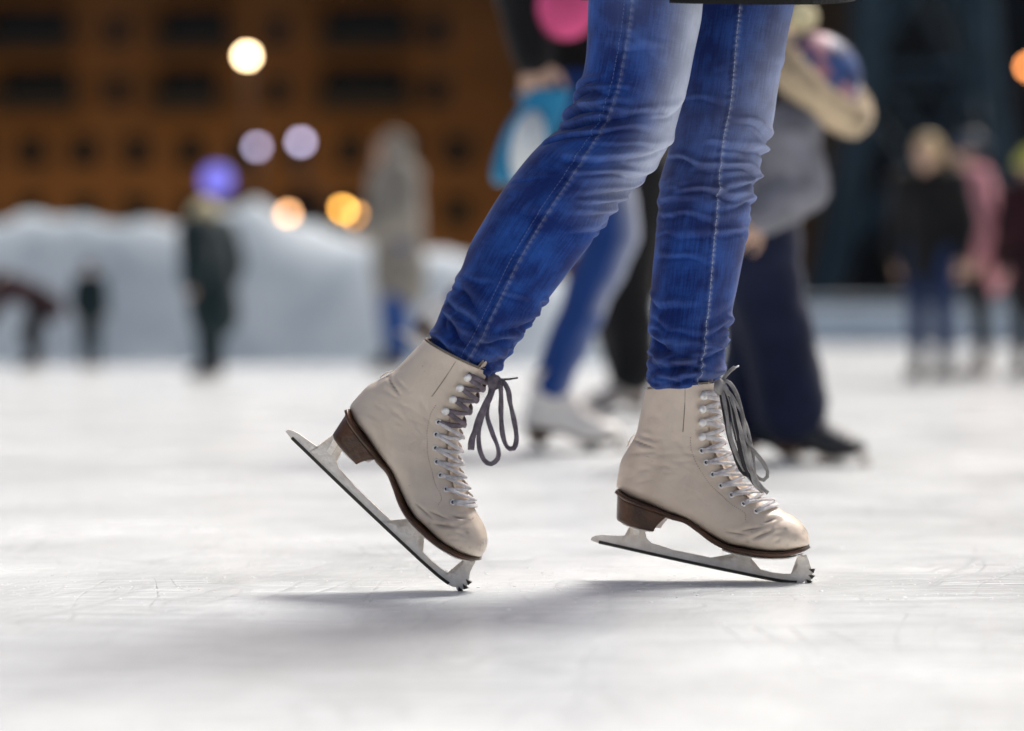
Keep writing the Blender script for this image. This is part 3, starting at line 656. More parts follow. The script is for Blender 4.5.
# ------------------------------------------------------------------ the brick block across the square
M['brick'] = mat('brown_brick', (.085, .042, .015), .9, base2=(.125, .062, .022), vscale=.35, bump=.3, bscale=8)
M['winframe'] = mat('dark_window_frame', (.03, .022, .016), .6); M['glass'] = mat('night_glass', (.006, .006, .007), .12)
M['rail_and_recess'] = mat('black_railing_recess_shade', (.006, .006, .006), .6); M['roof'] = mat('dark_roof', (.03, .028, .026), .9); M['concrete'] = mat('stained_concrete', (.045, .025, .014), .9, var=.2, vscale=1)
def apartment_block():
    D = 150.0; sc = D / F; X = lambda px: (px - 512) * sc
    x0, x1 = X(-950), X(852); root = empty('apartment_building', ((x0 + x1) / 2, D, 0)); tag(root, 'long brown brick apartment block with dark balconies, lit orange from the street', 'building')
    fl = 3.15; rows = [3.35 + fl * i for i in range(9)]; H = 32.0
    ops = []   # x centre, z centre, w, h, kind
    P = 160 * sc; k0 = -9
    for k in range(k0, 3):
        for r, z in enumerate(rows):
            c = X(37 + 160 * k)
            if z > 11:
                ops.append((c + .5 * math.sin(k * 2.1 + r), z + .1 + .12 * math.sin(k * 3.3), (4.2 if k % 2 == 0 else 3.2) + .35 * math.sin(k + 1.7 * r), 2.35, 'balcony')); ops.append((c + P * .5, z, 1.3, 1.6, 'window'))
            else:
                for q in range(3): ops.append((X(31 + 160 * k + 53.3 * q), z, 1.55, 1.75, 'window'))
    xs = sorted({round(v, 3) for o in ops for v in (o[0] - o[2]/2, o[0] + o[2]/2)} | {x0, x1}); zs = sorted({round(v, 3) for o in ops for v in (o[1] - o[3]/2, o[1] + o[3]/2)} | {0, H})
    xs = [x for x in xs if x0 <= x <= x1]
    w = MB()
    def inside(x, z): return any(abs(x - o[0]) < o[2]/2 and abs(z - o[1]) < o[3]/2 for o in ops)
    for i in range(len(xs) - 1):
        for j in range(len(zs) - 1):
            if not inside((xs[i]+xs[i+1])/2, (zs[j]+zs[j+1])/2):
                w.add([(xs[i], D, zs[j]), (xs[i+1], D, zs[j]), (xs[i+1], D, zs[j+1]), (xs[i], D, zs[j+1])], [(0, 1, 2, 3)])
    nwin = 0
    for cx, cz, a, b, kd in ops:
        if not (x0 < cx - a/2 and cx + a/2 < x1): continue
        dp = .28 if kd == 'window' else 1.5; l, r_, t, bt = cx - a/2, cx + a/2, cz + b/2, cz - b/2
        for q in (((l, bt), (l, t)), ((r_, t), (r_, bt)), ((l, t), (r_, t)), ((r_, bt), (l, bt))):
            (ax, az), (bx, bz) = q; w.add([(ax, D, az), (bx, D, bz), (bx, D + dp, bz), (ax, D + dp, az)], [(0, 1, 2, 3)], 1 if kd == 'balcony' else 0)
        if kd == 'balcony': w.add([(l, D + dp, bt), (r_, D + dp, bt), (r_, D + dp, t), (l, D + dp, t)], [(0, 1, 2, 3)], 1)  # recess lining coloured near black: its shade is put into the colour
    w.add([(x0, D, 0), (x0, D + 14, 0), (x0, D + 14, H), (x0, D, H)], [(0, 1, 2, 3)]); w.add([(x1, D, 0), (x1, D, H), (x1, D + 14, H), (x1, D + 14, 0)], [(0, 1, 2, 3)]); w.add([(x0, D + 14, 0), (x1, D + 14, 0), (x1, D + 14, H), (x0, D + 14, H)], [(0, 1, 2, 3)])
    w.build('wall', [M['brick'], M['rail_and_recess']], root, smooth=False)
    b = MB(); b.box(((x0 + x1)/2, D + 6.8, H + .3), (x1 - x0 + 1, 15.2, .5)); b.build('roof', M['roof'], root, smooth=False)
    vis = lambda px: -140 < px < 900
    extra = MB()
    for cx, cz, a, b_, kd in ops:
        if not (x0 < cx - a/2 and cx + a/2 < x1): continue
        px = cx / sc + 512; far = not vis(px) or cz > 22
        y = D + .2
        if kd == 'window':
            if far: extra.box((cx, y + .05, cz), (a, .05, b_)); continue
            f = MB()
            for s_ in (-1, 1): f.box((cx + s_*(a/2 - .05), y, cz), (.1, .1, b_)); f.box((cx, y, cz + s_*(b_/2 - .05)), (a - .2, .1, .1))
            f.box((cx, y, cz), (.07, .08, b_ - .2)); fo = f.build('window', M['winframe'], root, smooth=False)
            g = MB(); g.box((cx, y + .06, cz), (a - .1, .02, b_ - .1)); g.build('pane', M['glass'], fo, smooth=False)
        else:
            if far: extra.box((cx, D - .4, cz - b_/2 - .1), (a + .3, 1.0, .22)); continue
            f = MB(); f.box((cx, D - .55, cz - b_/2 - .12), (a + .4, 1.3, .24)); bo = f.build('balcony', M['concrete'], root, smooth=False)
            g = MB(); n = int(a / .16)
            for q in range(n + 1): g.box((cx - a/2 - .1 + (a + .2)*q/n, D - 1.12, cz - b_/2 + .5), (.05, .05, 1.0))
            g.box((cx, D - 1.12, cz - b_/2 + 1.03), (a + .36, .08, .07)); g.box((cx, D - 1.08, cz - b_/2 + .42), (a + .3, .02, .80)); g.build('railing', M['rail_and_recess'], bo, smooth=False)
            g = MB(); g.box((cx, D + 1.46, cz - .05), (a - .5, .06, b_ - .2)); g.build('glass_door', M['glass'], bo, smooth=False)
    o = extra.build('upper_windows', M['winframe'], root, smooth=False); o['kind'] = 'stuff'
apartment_block()

# near-black office block and steel lattice mast on the right
def office():
    D = 125.0; sc = D / F; X = lambda px: (px - 512) * sc; x0, x1, H = X(846), X(2300), 36
    root = empty('office_building', ((x0 + x1)/2, D, 0)); tag(root, 'nearly black unlit office building closing the view on the right', 'building'); m = mat('black_cladding', (.006, .010, .014), .6, var=.3, vscale=.2)
    b = MB(); b.box(((x0+x1)/2, D + 8, H/2), (x1 - x0, 16, H)); b.build('wall', m, root, smooth=False)
    b = MB(); b.box(((x0+x1)/2, D + 8, H + .3), (x1 - x0 + .8, 16.8, .6)); b.build('roof', M['roof'], root, smooth=False)
    for r in range(7):
        for q in range(9):
            cx, cz = x0 + 2.2 + q * 3.4, 3 + r * 3.4
            f = MB(); f.box((cx, D - .03, cz), (2.5, .12, 1.9)); fo = f.build('window', M['winframe'], root, smooth=False); g = MB(); g.box((cx, D - .1, cz), (2.3, .06, 1.7)); g.build('pane', M['glass'], fo, smooth=False)
office()
def lattice():
    D = 62.0; A = lambda px, py, d=0: at(px, py, D + d); root = empty('lattice_tower', (A(930, 328).x, D, 0)); tag(root, 'dark blue steel lattice tower with splayed legs behind the rink boards', 'tower'); m = mat('blue_steel_paint', (.020, .050, .075), .6, var=.3, vscale=1.5)
    cx = A(930, 0).x
    H = 20.0
    legs = {}
    for i, (sx, sy) in enumerate(((-1, 0), (1, 0), (-1, 1), (1, 1))):
        b = MB(); pts = []
        for z, hw in ((-.05, 2.45), (3.0, 1.75), (6.5, 1.25), (12, 1.05), (H, .95)): pts.append((cx + sx*hw, D + sy*2*hw, z))
        pts = [tuple(p) for p in crom(pts, 24)]; legs[(sx, sy)] = pts; b.tube(pts, .26, 8); b.build('leg', m, root, smooth=False)
    for lv in range(4):
        i0, i1 = lv * 5 + 2, lv * 5 + 7
        for (p, q) in (((-1, 0), (1, 0)), ((-1, 1), (1, 1)), ((-1, 0), (-1, 1)), ((1, 0), (1, 1))):
            b = MB(); b.tube([legs[p][i0], legs[q][i1]], .12, 6); b.tube([Vector(legs[q][i0]) + Vector((0, .26, 0)), Vector(legs[p][i1]) + Vector((0, .26, 0))], .12, 6); b.tube([legs[p][i1], legs[q][i1]], .10, 6); b.build('cross_brace', m, root, smooth=False)
lattice()

# dark timber kiosk behind the snow, and street lamps
def kiosk():
    D = 60.0; c = at(306, 200, D).x; w = 1.7; m = mat('dark_timber', (.020, .011, .007), .9, var=.3, vscale=4, stretch=(1, 1, .1)); root = empty('kiosk', (c, D, 0)); tag(root, 'dark brown timber kiosk with a gable roof behind the snow bank', 'kiosk')
    b = MB(); b.box((c, D + 1, 1.2), (w, 2, 2.5)); b.build('wall', m, root, smooth=False)
    b = MB(); z0, z1 = 2.45, 3.25
    for sg in (-1, 1): b.add([(c + sg*(w/2+.2), D - .3, z0), (c, D - .3, z1), (c, D + 2.3, z1), (c + sg*(w/2+.2), D + 2.3, z0), (c + sg*(w/2+.2), D - .3, z0 + .1), (c, D - .3, z1 + .12), (c, D + 2.3, z1 + .12), (c + sg*(w/2+.2), D + 2.3, z0 + .1)], [(0,1,2,3), (4,7,6,5), (0,4,5,1), (3,2,6,7), (0,3,7,4), (1,5,6,2)])
    b.add([(c - w/2, D, 2.45), (c + w/2, D, 2.45), (c, D, 3.22)], [(0, 1, 2)]); b.build('roof', m, root, smooth=False)
    b = MB(); b.box((c, D - .03, 1.5), (1.1, .06, 1.0)); b.build('shutter', M['winframe'], root, smooth=False)
kiosk()
M['pole'] = mat('lamp_pole', (.02, .02, .02), .5, metal=.5)
def lamp(px, py, d, col, strength, r, label, light=0, lcol=None, group=None):
    r *= .55; strength *= 2.3
    p = at(px, py, d); root = empty('street_lamp', (p.x, p.y, 0)); tag(root, label, 'street lamp', group)
    b = MB(); b.tube([(p.x, p.y, -.03), (p.x, p.y, .8)], .09, 12); b.tube([(p.x, p.y, .8), (p.x, p.y, p.z - r)], [.065, .04], 12); b.build('pole', M['pole'], root)
    b = MB(); b.tube([(p.x, p.y, p.z - r - .05), (p.x, p.y, p.z - r*.85)], [.05, r*.55], 14); b.build('collar', M['pole'], root)
    b = MB(); b.tube([(p.x, p.y, p.z + r*.9), (p.x, p.y, p.z + r*1.15)], [r*.5, r*.15], 14); b.build('cap', M['pole'], root)
    v, f = ell(p, (r, r, r)); mk('globe', v, f, mat('lamp_glow', (.03, .03, .03), .6, emit=col, estr=strength), root)
    if light:
        L = bpy.data.lights.new('lamp_bulb', 'POINT'); L.energy = light; L.color = lcol or col; L.shadow_soft_size = r * 1.1; o = bpy.data.objects.new('bulb', L); COL.objects.link(o); o.parent = root; o.location = (0, 0, p.z + r * 1.6)
LG = 'street lamps across the square'
AMB = (1, .45, .09)
lamp(247, 56, 90, (1, .70, .38), 11, .26, 'tall street lamp glowing cream, highest light over the kiosk', 0, AMB, LG)
lamp(257, 147, 88, (.50, .45, .66), 2.6, .24, 'dim violet globe lamp, left of the pair above the kiosk', 0, None, LG)
lamp(301, 142, 88, (.56, .50, .72), 3.2, .24, 'dim violet globe lamp, right of the pair above the kiosk', 0, None, LG)
lamp(342, 211, 86, (1, .48, .09), 9, .25, 'bright orange globe lamp just left of the hooded skater', 0, AMB, LG)
lamp(357, 217, 110, (.9, .42, .12), 4.0, .27, 'fainter orange globe lamp overlapping the bright orange one', 0, AMB, LG)
lamp(288, 214, 52, (1, .50, .22), 3.4, .15, 'pale orange globe lamp low over the snow bank, farthest left of the orange ones', 0, AMB, LG)
lamp(1029, 67, 90, (1, .34, .10), 4.2, .26, 'orange red lamp at the far right beside the steel tower', 0, AMB, LG)
lamp(217, 180, 36, (.20, .20, .95), .36, .33, 'blue violet glowing ball lamp above the skater in black', 0, None, LG)
# sodium lamps along the foot of the brick block (the light on its lower storeys)
for i, px in enumerate((-420, -180, 60, 250, 420)):
    p = at(px, 258, 138.0); root = empty('street_lamp', (p.x, p.y, 0)); tag(root, 'short sodium lamp hidden behind the snow at the foot of the brick block', 'street lamp', 'sodium lamps at the foot of the block')
    b = MB(); b.tube([(p.x, p.y, -.03), (p.x, p.y, 3.4)], [.08, .05], 10); b.build('pole', M['pole'], root)
    v, f = ell((p.x, p.y, 3.6), (.2, .2, .2)); mk('globe', v, f, mat('sodium_glow', (.8, .8, .8), .4, emit=AMB, estr=3), root)
    L = bpy.data.lights.new('sodium_bulb', 'POINT'); L.energy = 1300; L.color = (1, .62, .25); L.shadow_soft_size = .25; o = bpy.data.objects.new('bulb', L); COL.objects.link(o); o.parent = root; o.location = (0, -.05, 4.1)

# ------------------------------------------------------------------ the skater in front
def front_skater():
    p = Person(at(700, 300, 3.5).x, 3.5, 1.60, 0, bend=.06)
    J = p.J
    J['hipR'] = at(662, -150, 3.42); J['kneR'] = at(612, 142, 3.40); J['ankR'] = at(470, 345, 3.40)
    J['hipL'] = at(715, -150, 3.58); J['kneL'] = at(722, 165, 3.55); J['ankL'] = at(690, 395, 3.53)
    dz = (J['hipR'] + J['hipL']) / 2 + Vector((0, 0, .05)) - J['pelvis']
    for k in ('pelvis',) + UP: J[k] = J[k] + dz
    J['elR'] = J['shR'] + Vector((-.10, -.10, -.22)); J['wrR'] = J['elR'] + Vector((-.02, -.10, -.21)); J['elL'] = J['shL'] + Vector((.12, .10, -.20)); J['wrL'] = J['elL'] + Vector((.18, .04, -.10))
    b = p.body('skater in skinny blue jeans and ivory laced figure skates, large in front on the ice', slim=.78, foot={'L': (at(672, 470, 3.53), at(752, 530, 3.51)), 'R': (at(424, 418, 3.43), at(452, 520, 3.41))})
    # long black coat: the hem shows at the top of the picture
    X = Vector((1, 0, 0)); hem = []
    cx = (J['hipR'].x + J['hipL'].x) / 2; cy = 3.5
    co = MB(); rows = []
    hz = at(700, 1, 3.5).z
    prof = [(hz, cx + .034, .168, .168), (hz + .10, cx + .03, .178, .17), (hz + .25, cx + .01, .165, .165), (hz + .40, cx + .01, .140, .150), (hz + .55, cx + .015, .125, .165), (hz + .66, cx + .02, .112, .185), (hz + .72, cx + .022, .085, .13), (hz + .755, cx + .03, .06, .06), (hz + .80, cx + .035, .055, .055)]
    P = crom(prof, 60)
    for i, (z, x, a, c) in enumerate(P):
        r = []
        for j in range(96):
            th = 2 * PI * j / 96; fold_ = 1 + (.012 * math.sin(5 * th + 1.3) + .007 * math.sin(11 * th + .4)) * max(0, 1 - i / 30)
            r.append((x + a * math.cos(th) * fold_, cy + c * math.sin(th) * fold_, z + (.022 * math.sin(th) + .002 * math.sin(2 * th + .6) if i == 0 else 0)))
        rows.append(r)
    inner = [[(cx + .035 + (q[0] - cx - .035) * .95, cy + (q[1] - cy) * .95, q[2] + dz_) for q in rows[0]] for dz_ in (.12, .002)]
    co.grid(inner + rows, 0, True)
    coat = co.build('coat', M['black_cloth'], b)
    pr = []
    for sd in 'LR':
        sh, el, wr = p.limbs(sd)[3:]; pr = [capsule(sh, el, .066, .052), capsule(el, wr, .052, .040)]; fuse('sleeve', pr, M['black_cloth'], coat, vox=.012, fold=.006, seed=5)
    p.hat('knit_hat', M['cream_cloth']); p.hair(M['hair_dark'], .10)

    # --- jeans: both legs lofted between the traced edges, with folds, worn fronts and seams
    NL = [(588,-190),(588,-90),(588,0),(586.5,40),(583,72),(576,92),(568,113),(560,127),(547,138),(530,155),(511,178),(495,201),(481,225),(470,246),(462,267),(453,285),(445,300),(437,320),(430,336),(433,349)]
    NR = [(726,-190),(712,-90),(703,0),(700,22),(694,52),(688,84),(681,110),(673,138),(665,153),(653,170),(640,183),(630,193),(618,208),(604,225),(589,245),(574,264),(561,282),(548,300),(534,320),(521,338),(510,354),(500,368),(493,380)]
    FL = [(694,-190),(692,-90),(688,0),(680,60),(674,110),(668,152),(660,180),(657,212),(654,255),(651,298),(649,325),(650,345),(647,368),(648,391)]
    FR = [(822,-190),(808,-90),(794,3),(788,32),(783,62),(778,92),(774,120),(768,142),(757,178),(752,202),(748,230),(742,260),(737,290),(731,320),(727,345),(724,365),(719,386)]
    V, Fc, UV, fade, fm = [], [], [], [], []
    rng = random.Random(11)
    def leg(Lp, Rp, dep, seam_px, near, sp_end):
        n, m = 420, 176
        Lc, Rc = crom(Lp, n), crom(Rp, n)
        ws = np.linspace(0, 1, n); d = np.interp(ws, [0, .45, 1], dep)
        Lw = np.array([at(*q, dd) for q, dd in zip(Lc, d)]); Rw = np.array([at(*q, dd) for q, dd in zip(Rc, d)])
        C = (Lw + Rw) / 2; A = (Rw - Lw) / 2; rad = np.linalg.norm(A, axis=1); s = np.r_[0, np.cumsum(np.linalg.norm(np.diff(C, axis=0), axis=1))]
        py = (Lc[:, 1] + Rc[:, 1]) / 2
        sy = lambda y: float(np.interp(y, py, s))
        th = np.linspace(0, 2 * PI, m, endpoint=False); T, SS = np.meshgrid(th, s); disp = np.zeros_like(T); fd = np.zeros_like(T)
        # theta 0 = front (screen right), -pi/2 = towards the camera, pi = back
        def wr(y0, t0, half, slope, sig, amp, curve=0.0):
            dt = (T - t0 + PI) % (2 * PI) - PI; ph = y0 * 1.7 + t0; line = sy(y0) + slope * dt + curve * dt * dt + .0032 * np.sin(2.7 * dt + ph) + .0016 * np.sin(6.1 * dt + 2 * ph); sig = sig * (1 + .25 * np.sin(3 * dt + ph)); q = (SS - line); tp = np.clip(1 - (dt / half) ** 2, 0, 1)
            nonlocal disp, fd
            amp = amp * 1.45; disp += amp * tp * (np.exp(-.5 * (q / (.8 * sig)) ** 2) - 1.05 * np.exp(-np.abs(q - 1.7 * sig) / (.75 * sig))); fd += 7 * amp * tp * np.exp(-.5 * (q / (.6 * sig)) ** 2)
        if near:
            for y0, t0, hf, sl, sg, am in ((118, -2.5, 1.2, -.016, .0042, .0042), (128, -2.3, 1.3, -.020, .0040, .0050), (140, -2.0, 1.1, -.024, .0042, .0045), (104, -2.7, .9, -.012, .0040, .0034), (92, -2.9, .8, -.01, .004, .003),
                                           (150, -1.1, 1.1, -.026, .0050, .0042), (163, -.8, 1.0, -.026, .0050, .0045), (176, -.6, .9, -.022, .0045, .0050), (188, -.5, .8, -.018, .0042, .0045), (199, -.5, .8, -.014, .0045, .0036), (135, -.6, .8, -.02, .006, .0030), (213, -.4, .7, -.012, .0045, .003)):
                wr(y0, t0, hf, sl, sg, am)
            for _ in range(16): wr(rng.uniform(85, 215), rng.uniform(-3, 0), rng.uniform(.3, .7), rng.uniform(-.03, 0), rng.uniform(.0028, .005), rng.uniform(.001, .0024))
            for y0, t0, hf, sl, sg, am in ((300, -2.4, .9, .012, .0065, .0036), (318, -2.2, 1.0, .016, .0055, .0045), (334, -1.9, 1.2, .010, .0050, .0045), (345, -1.1, 1.0, -.014, .0055, .0045), (325, -.7, .9, -.018, .0060, .0040), (305, -.6, .8, -.02, .007, .003), (352, -2.3, 1.0, .006, .0045, .0045)): wr(y0, t0, hf, sl, sg, am)
            for _ in range(20): wr(rng.uniform(285, 358), rng.uniform(-3, 0), rng.uniform(.3, .8), rng.uniform(-.02, .02), rng.uniform(.003, .005), rng.uniform(.0012, .0030))
            for _ in range(10): wr(rng.uniform(-20, 290), rng.uniform(-3, .2), rng.uniform(.3, .9), rng.uniform(-.03, .02), rng.uniform(.003, .007), rng.uniform(.0006, .0014))
        else:
            for y0, t0, hf, sl, sg, am in ((130, -.5, 1.0, .010, .0045, .0036), (150, -.4, 1.0, .012, .0045, .0042), (170, -.9, 1.2, .006, .0045, .0046), (184, -.5, 1.2, -.006, .0040, .0050), (193, -1.3, 1.3, .004, .0042, .0040), (203, -.3, 1.0, -.008, .0040, .0040), (160, -2.2, .9, .010, .0045, .0036), (215, -2.0, 1.1, .004, .0040, .0024), (232, -1.2, 1.5, .004, .0040, .0018), (255, -2.2, .9, .01, .0040, .0018), (298, -2.4, 1.0, .008, .0045, .0028)):
                wr(y0, t0, hf, sl, sg, am)
            for _ in range(16): wr(rng.uniform(110, 240), rng.uniform(-3, 0), rng.uniform(.3, .8), rng.uniform(-.012, .012), rng.uniform(.0028, .0045), rng.uniform(.001, .0022))
            for y0, t0, hf, sl, sg, am in ((338, -2.2, 1.2, .008, .0050, .0042), (350, -.8, 1.2, -.008, .0050, .0050), (362, -2.0, 1.3, .006, .0048, .0052), (374, -1.0, 1.4, -.006, .0048, .0052), (383, -2.3, 1.1, .005, .0042, .0048), (325, -.5, .9, -.014, .0055, .0034)): wr(y0, t0, hf, sl, sg, am)
            for _ in range(20): wr(rng.uniform(318, 384), rng.uniform(-3, 0), rng.uniform(.3, .9), rng.uniform(-.014, .014), rng.uniform(.003, .0046), rng.uniform(.0012, .0030))
            for _ in range(10): wr(rng.uniform(-20, 310), rng.uniform(-3, .2), rng.uniform(.3, .9), rng.uniform(-.02, .02), rng.uniform(.003, .007), rng.uniform(.0006, .0014))
        # mirror some wrinkles to the hidden side is not needed: T covers all; soft large-scale drape
        # worn fronts; far leg's fade thinned near the hem to suggest coat shade
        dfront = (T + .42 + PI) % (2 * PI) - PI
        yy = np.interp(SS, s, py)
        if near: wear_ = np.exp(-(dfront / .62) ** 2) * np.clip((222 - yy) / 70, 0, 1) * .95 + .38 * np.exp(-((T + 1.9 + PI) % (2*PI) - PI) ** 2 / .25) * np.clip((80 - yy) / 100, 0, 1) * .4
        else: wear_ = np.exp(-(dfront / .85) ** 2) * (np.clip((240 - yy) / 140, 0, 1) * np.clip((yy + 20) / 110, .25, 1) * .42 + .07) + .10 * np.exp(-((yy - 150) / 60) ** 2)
        # seam: theta where the traced seam crosses each ring
        sp = crom(seam_px, 200); sx = np.interp(py, sp[:, 1], sp[:, 0]); cpx = (Lc[:, 0] + Rc[:, 0]) / 2; hpx = (Rc[:, 0] - Lc[:, 0]) / 2
        # nearest point measured across the ring (rings slope with the limb)
        thS = np.zeros(n)
        for i in range(n):
            a = np.array([Rc[i] - Lc[i]])[0] / 2; q = sp - (Lc[i] + Rc[i]) / 2; L2 = a @ a; perp = np.abs(q[:, 0] * a[1] - q[:, 1] * a[0]); k = int(np.argmin(perp + 1e-3 * (q ** 2).sum(1))); c = np.clip((q[k] @ a) / L2, -.97, .97); thS[i] = -math.acos(c)
        thS = np.convolve(np.pad(thS, 8, mode='edge'), np.ones(17) / 17, 'valid')
        ds = ((T - thS[:, None] + PI) % (2 * PI) - PI) * rad[:, None]
        disp -= .0024 * np.exp(-(ds / .0020) ** 2); disp += .0010 * np.exp(-((ds - .0055) / .003) ** 2)
        puck = np.sin(SS * 2 * PI / .0085 + 2 * np.sin(SS * 90)); disp += .0006 * puck * np.exp(-((ds - .004) / .005) ** 2)
        fd += .35 * np.exp(-((ds - .0058) / .0022) ** 2) * (.6 + .4 * puck) * (.6 if near else 1)
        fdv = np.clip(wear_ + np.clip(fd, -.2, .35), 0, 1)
        nx_ = np.zeros((n, m))
        for i in range(0, n):
            for j in range(0, m, 1): nx_[i, j] = 0
        k0 = len(V); ry = rad * np.interp(ws, [0, .3, .6, 1], [.95, .92, .92, .95])
        ax = A / rad[:, None]
        lump = np.array([[.0016 * noise.noise(Vector((math.cos(t_) * 1.6, math.sin(t_) * 1.6, s_ * 16))) for t_ in th] for s_ in s])
        rr = 1.0
        for i in range(n):
            tuck = 1.0 - (.06 if near else .16) * max(0, (i - (n - 10)) / 9) ** 1.5
            for j in range(m):
                c_, s_ = math.cos(th[j]), math.sin(th[j]); r1 = (rad[i] * tuck + disp[i, j] + lump[i, j]); r2 = (ry[i] * tuck + disp[i, j] + lump[i, j])
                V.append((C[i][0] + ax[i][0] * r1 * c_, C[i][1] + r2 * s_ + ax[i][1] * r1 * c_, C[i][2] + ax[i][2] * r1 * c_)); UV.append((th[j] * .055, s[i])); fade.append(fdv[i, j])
        for i in range(n - 1):
            for j in range(m): Fc.append((k0 + i*m + j, k0 + i*m + (j+1) % m, k0 + (i+1)*m + (j+1) % m, k0 + (i+1)*m + j)); fm.append(0)
        Fc.append(tuple(k0 + j for j in range(m))); fm.append(0); Fc.append(tuple(k0 + (n-1)*m + j for j in range(m))); fm.append(0)
        # stitched double line beside the seam
        mb = MB()
        def sp_pt(i, off, lift):
            t_ = thS[i] + off / rad[i]; jj = int(round((t_ % (2*PI)) / (2*PI) * m)) % m; dd = disp[i, jj] + lump[i, jj] + lift; c_, s_ = math.cos(t_), math.sin(t_)
            return Vector((C[i][0] + ax[i][0] * (rad[i] + dd) * c_, C[i][1] + (ry[i] + dd) * s_ + ax[i][1] * (rad[i] + dd) * c_, C[i][2] + ax[i][2] * (rad[i] + dd) * c_))
        for i in range(10, n - 4, 3):
            mb.tube([sp_pt(i, .0050, .0003), sp_pt(i + 1, .0050, .0006), sp_pt(i + 2, .0050, .0002)], .00055 if not near else .00030, 5)
            if near: mb.tube([sp_pt(i, -.0040, .0003), sp_pt(i + 1, -.0040, .0005), sp_pt(i + 2, -.0040, .0002)], .00028, 5)
        k1 = len(V); V.extend(mb.v); UV.extend([(0, 0)] * len(mb.v)); fade.extend([0] * len(mb.v)); Fc.extend([tuple(q + k1 for q in f) for f in mb.f]); fm.extend([2 if near else 1] * len(mb.f))
    leg(NL, NR, (3.42, 3.40, 3.40), [(640,-190),(632,-90),(626,0),(623,32),(616,72),(611,98),(601,124),(590,142),(576,164),(560,188),(545,210),(529,236),(515,260),(502,286),(490,311),(479,333),(466,356)], True, 0)
    leg(FL, FR, (3.58, 3.55, 3.53), [(742,-190),(738,-90),(733,0),(728,50),(723,108),(716,140),(713,170),(710,210),(706,258),(702,305),(697,350),(692,388)], False, 0)
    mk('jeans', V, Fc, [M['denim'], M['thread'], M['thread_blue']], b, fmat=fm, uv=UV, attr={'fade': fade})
    # --- skates
    far = Skate(at(808, 583, 3.5), -YAW, TH0); bt = far.build(b, M['leather'], M['lace_white'], M['lace_white'])
    bow = MB()
    def px_curve(mb, pts, d0, w, n=26, m_=0, thick=.0011):
        P_ = crom([(*q[:2], q[2] if len(q) > 2 else 0) for q in pts], n); W_ = [at(q[0], q[1], d0 - q[2] * .001) for q in P_]
        nn = []
        for i in range(n): a = .9 * math.sin(i * .45 + pts[0][0]); nn.append(Vector((math.sin(a) * .6, -math.cos(a), .25)))
        mb.tube(W_, w, 8, m_, rb=thick, normals=nn)
    d = 3.487
    px_curve(bow, [(717,386,0), (722,381,8), (729,382,14), (737,395,18), (743,418,22), (746,438,24), (755,452,26), (764,464,26), (768,474,24), (764,480,22), (757,477,20), (750,466,18), (745,448,14), (738,424,12), (730,402,10), (722,388,8)], d, .0026, 46)
    px_curve(bow, [(718,388,4), (724,386,16), (731,402,20), (736,430,24), (744,455,26), (752,472,26), (759,484,26), (768,493,24)], d, .0030, 30)
    px_curve(bow, [(720,388,2), (723,404,14), (728,430,20), (736,452,22), (746,470,22), (757,487,20), (763,491,18)], d, .0024, 30, 1)
    px_curve(bow, [(722,385,6), (729,395,18), (735,416,24), (738,440,26), (743,462,28), (748,476,26), (741,470,22), (733,450,18), (726,424,14), (722,400,8), (720,388,4)], d, .0026, 40, 1)
    px_curve(bow, [(718,384,0), (724,378,6), (730,371,8), (735,367,8)], d, .0024, 14)
    px_curve(bow, [(734,367.5,8), (739,366,8)], d, .0011, 5, 2, .0011)
    v, f = ell(at(720, 387, d - .010), (.0075, .007, .0105)); v = [p + Vector((.0022 * noise.noise(p * 240), 0, .0022 * noise.noise(p * 300))) for p in v]; bow.add(v, f, 0)
    for (x1, y1), (x2, y2), (x3, y3), ww, mm, o_ in (((726, 410), (731, 440), (744, 470), .0026, 0, 22), ((734, 406), (741, 432), (750, 466), .0024, 0, 27), ((729, 404), (737, 440), (746, 472), .0022, 1, 17), ((732, 396), (746, 424), (755, 466), .0020, 0, 20)):
        px_curve(bow, [(719,386,2), (722 + (x1-726)*.6, 390, 12), (x1, y1, o_), (x2, y2, o_ + 2), (x3, y3, o_), (755, 484, o_ - 2), (763, 492, 18)], d, ww, 34, mm)
    bow.build('lace_bow', [M['lace_grey'], M['lace_black'], M['metal']], bt)
    near = Skate(at(460.8, 588, 3.39), -YAW, R(42.6), .963, blade=(R(-1.1), 1.072, -.004)); bt = near.build(b, M['leather'], M['lace_white'], M['lace_mauve'])
    bow = MB(); d = 3.372
    px_curve(bow, [(486,380,0), (494,384,8), (490,396,14), (482,412,18), (476,428,20), (472,440,20), (471,450,20)], d, .0042, 26)
    px_curve(bow, [(492,382,4), (489,398,14), (480,424,18), (479,445,20), (484,460,20), (491,464,20), (498,458,20), (498,448,20), (492,432,18), (487,414,14), (490,394,8), (494,384,4)], d, .0030, 44)
    px_curve(bow, [(495,381,4), (499,381,12), (501,392,16), (501,414,18), (503,436,20), (508,448,20), (514,448,20), (516.5,438,20), (514,420,18), (510,402,16), (508,390,14), (502,381,10), (496,382,4)], d, .0032, 46)
    px_curve(bow, [(492,380,2), (502,379.5,8), (511,379,10)], d, .0014, 12)
    px_curve(bow, [(510,379,10), (518,377.8,10)], d, .0011, 5, 1, .0011)
    v, f = ell(at(494, 382, d - .008), (.008, .007, .010)); v = [p + Vector((.0022 * noise.noise(p * 240), 0, .0022 * noise.noise(p * 300))) for p in v]; bow.add(v, f, 0)
    bow.build('lace_bow', [M['lace_mauve'], M['edge']], bt)
    return b
front_skater()

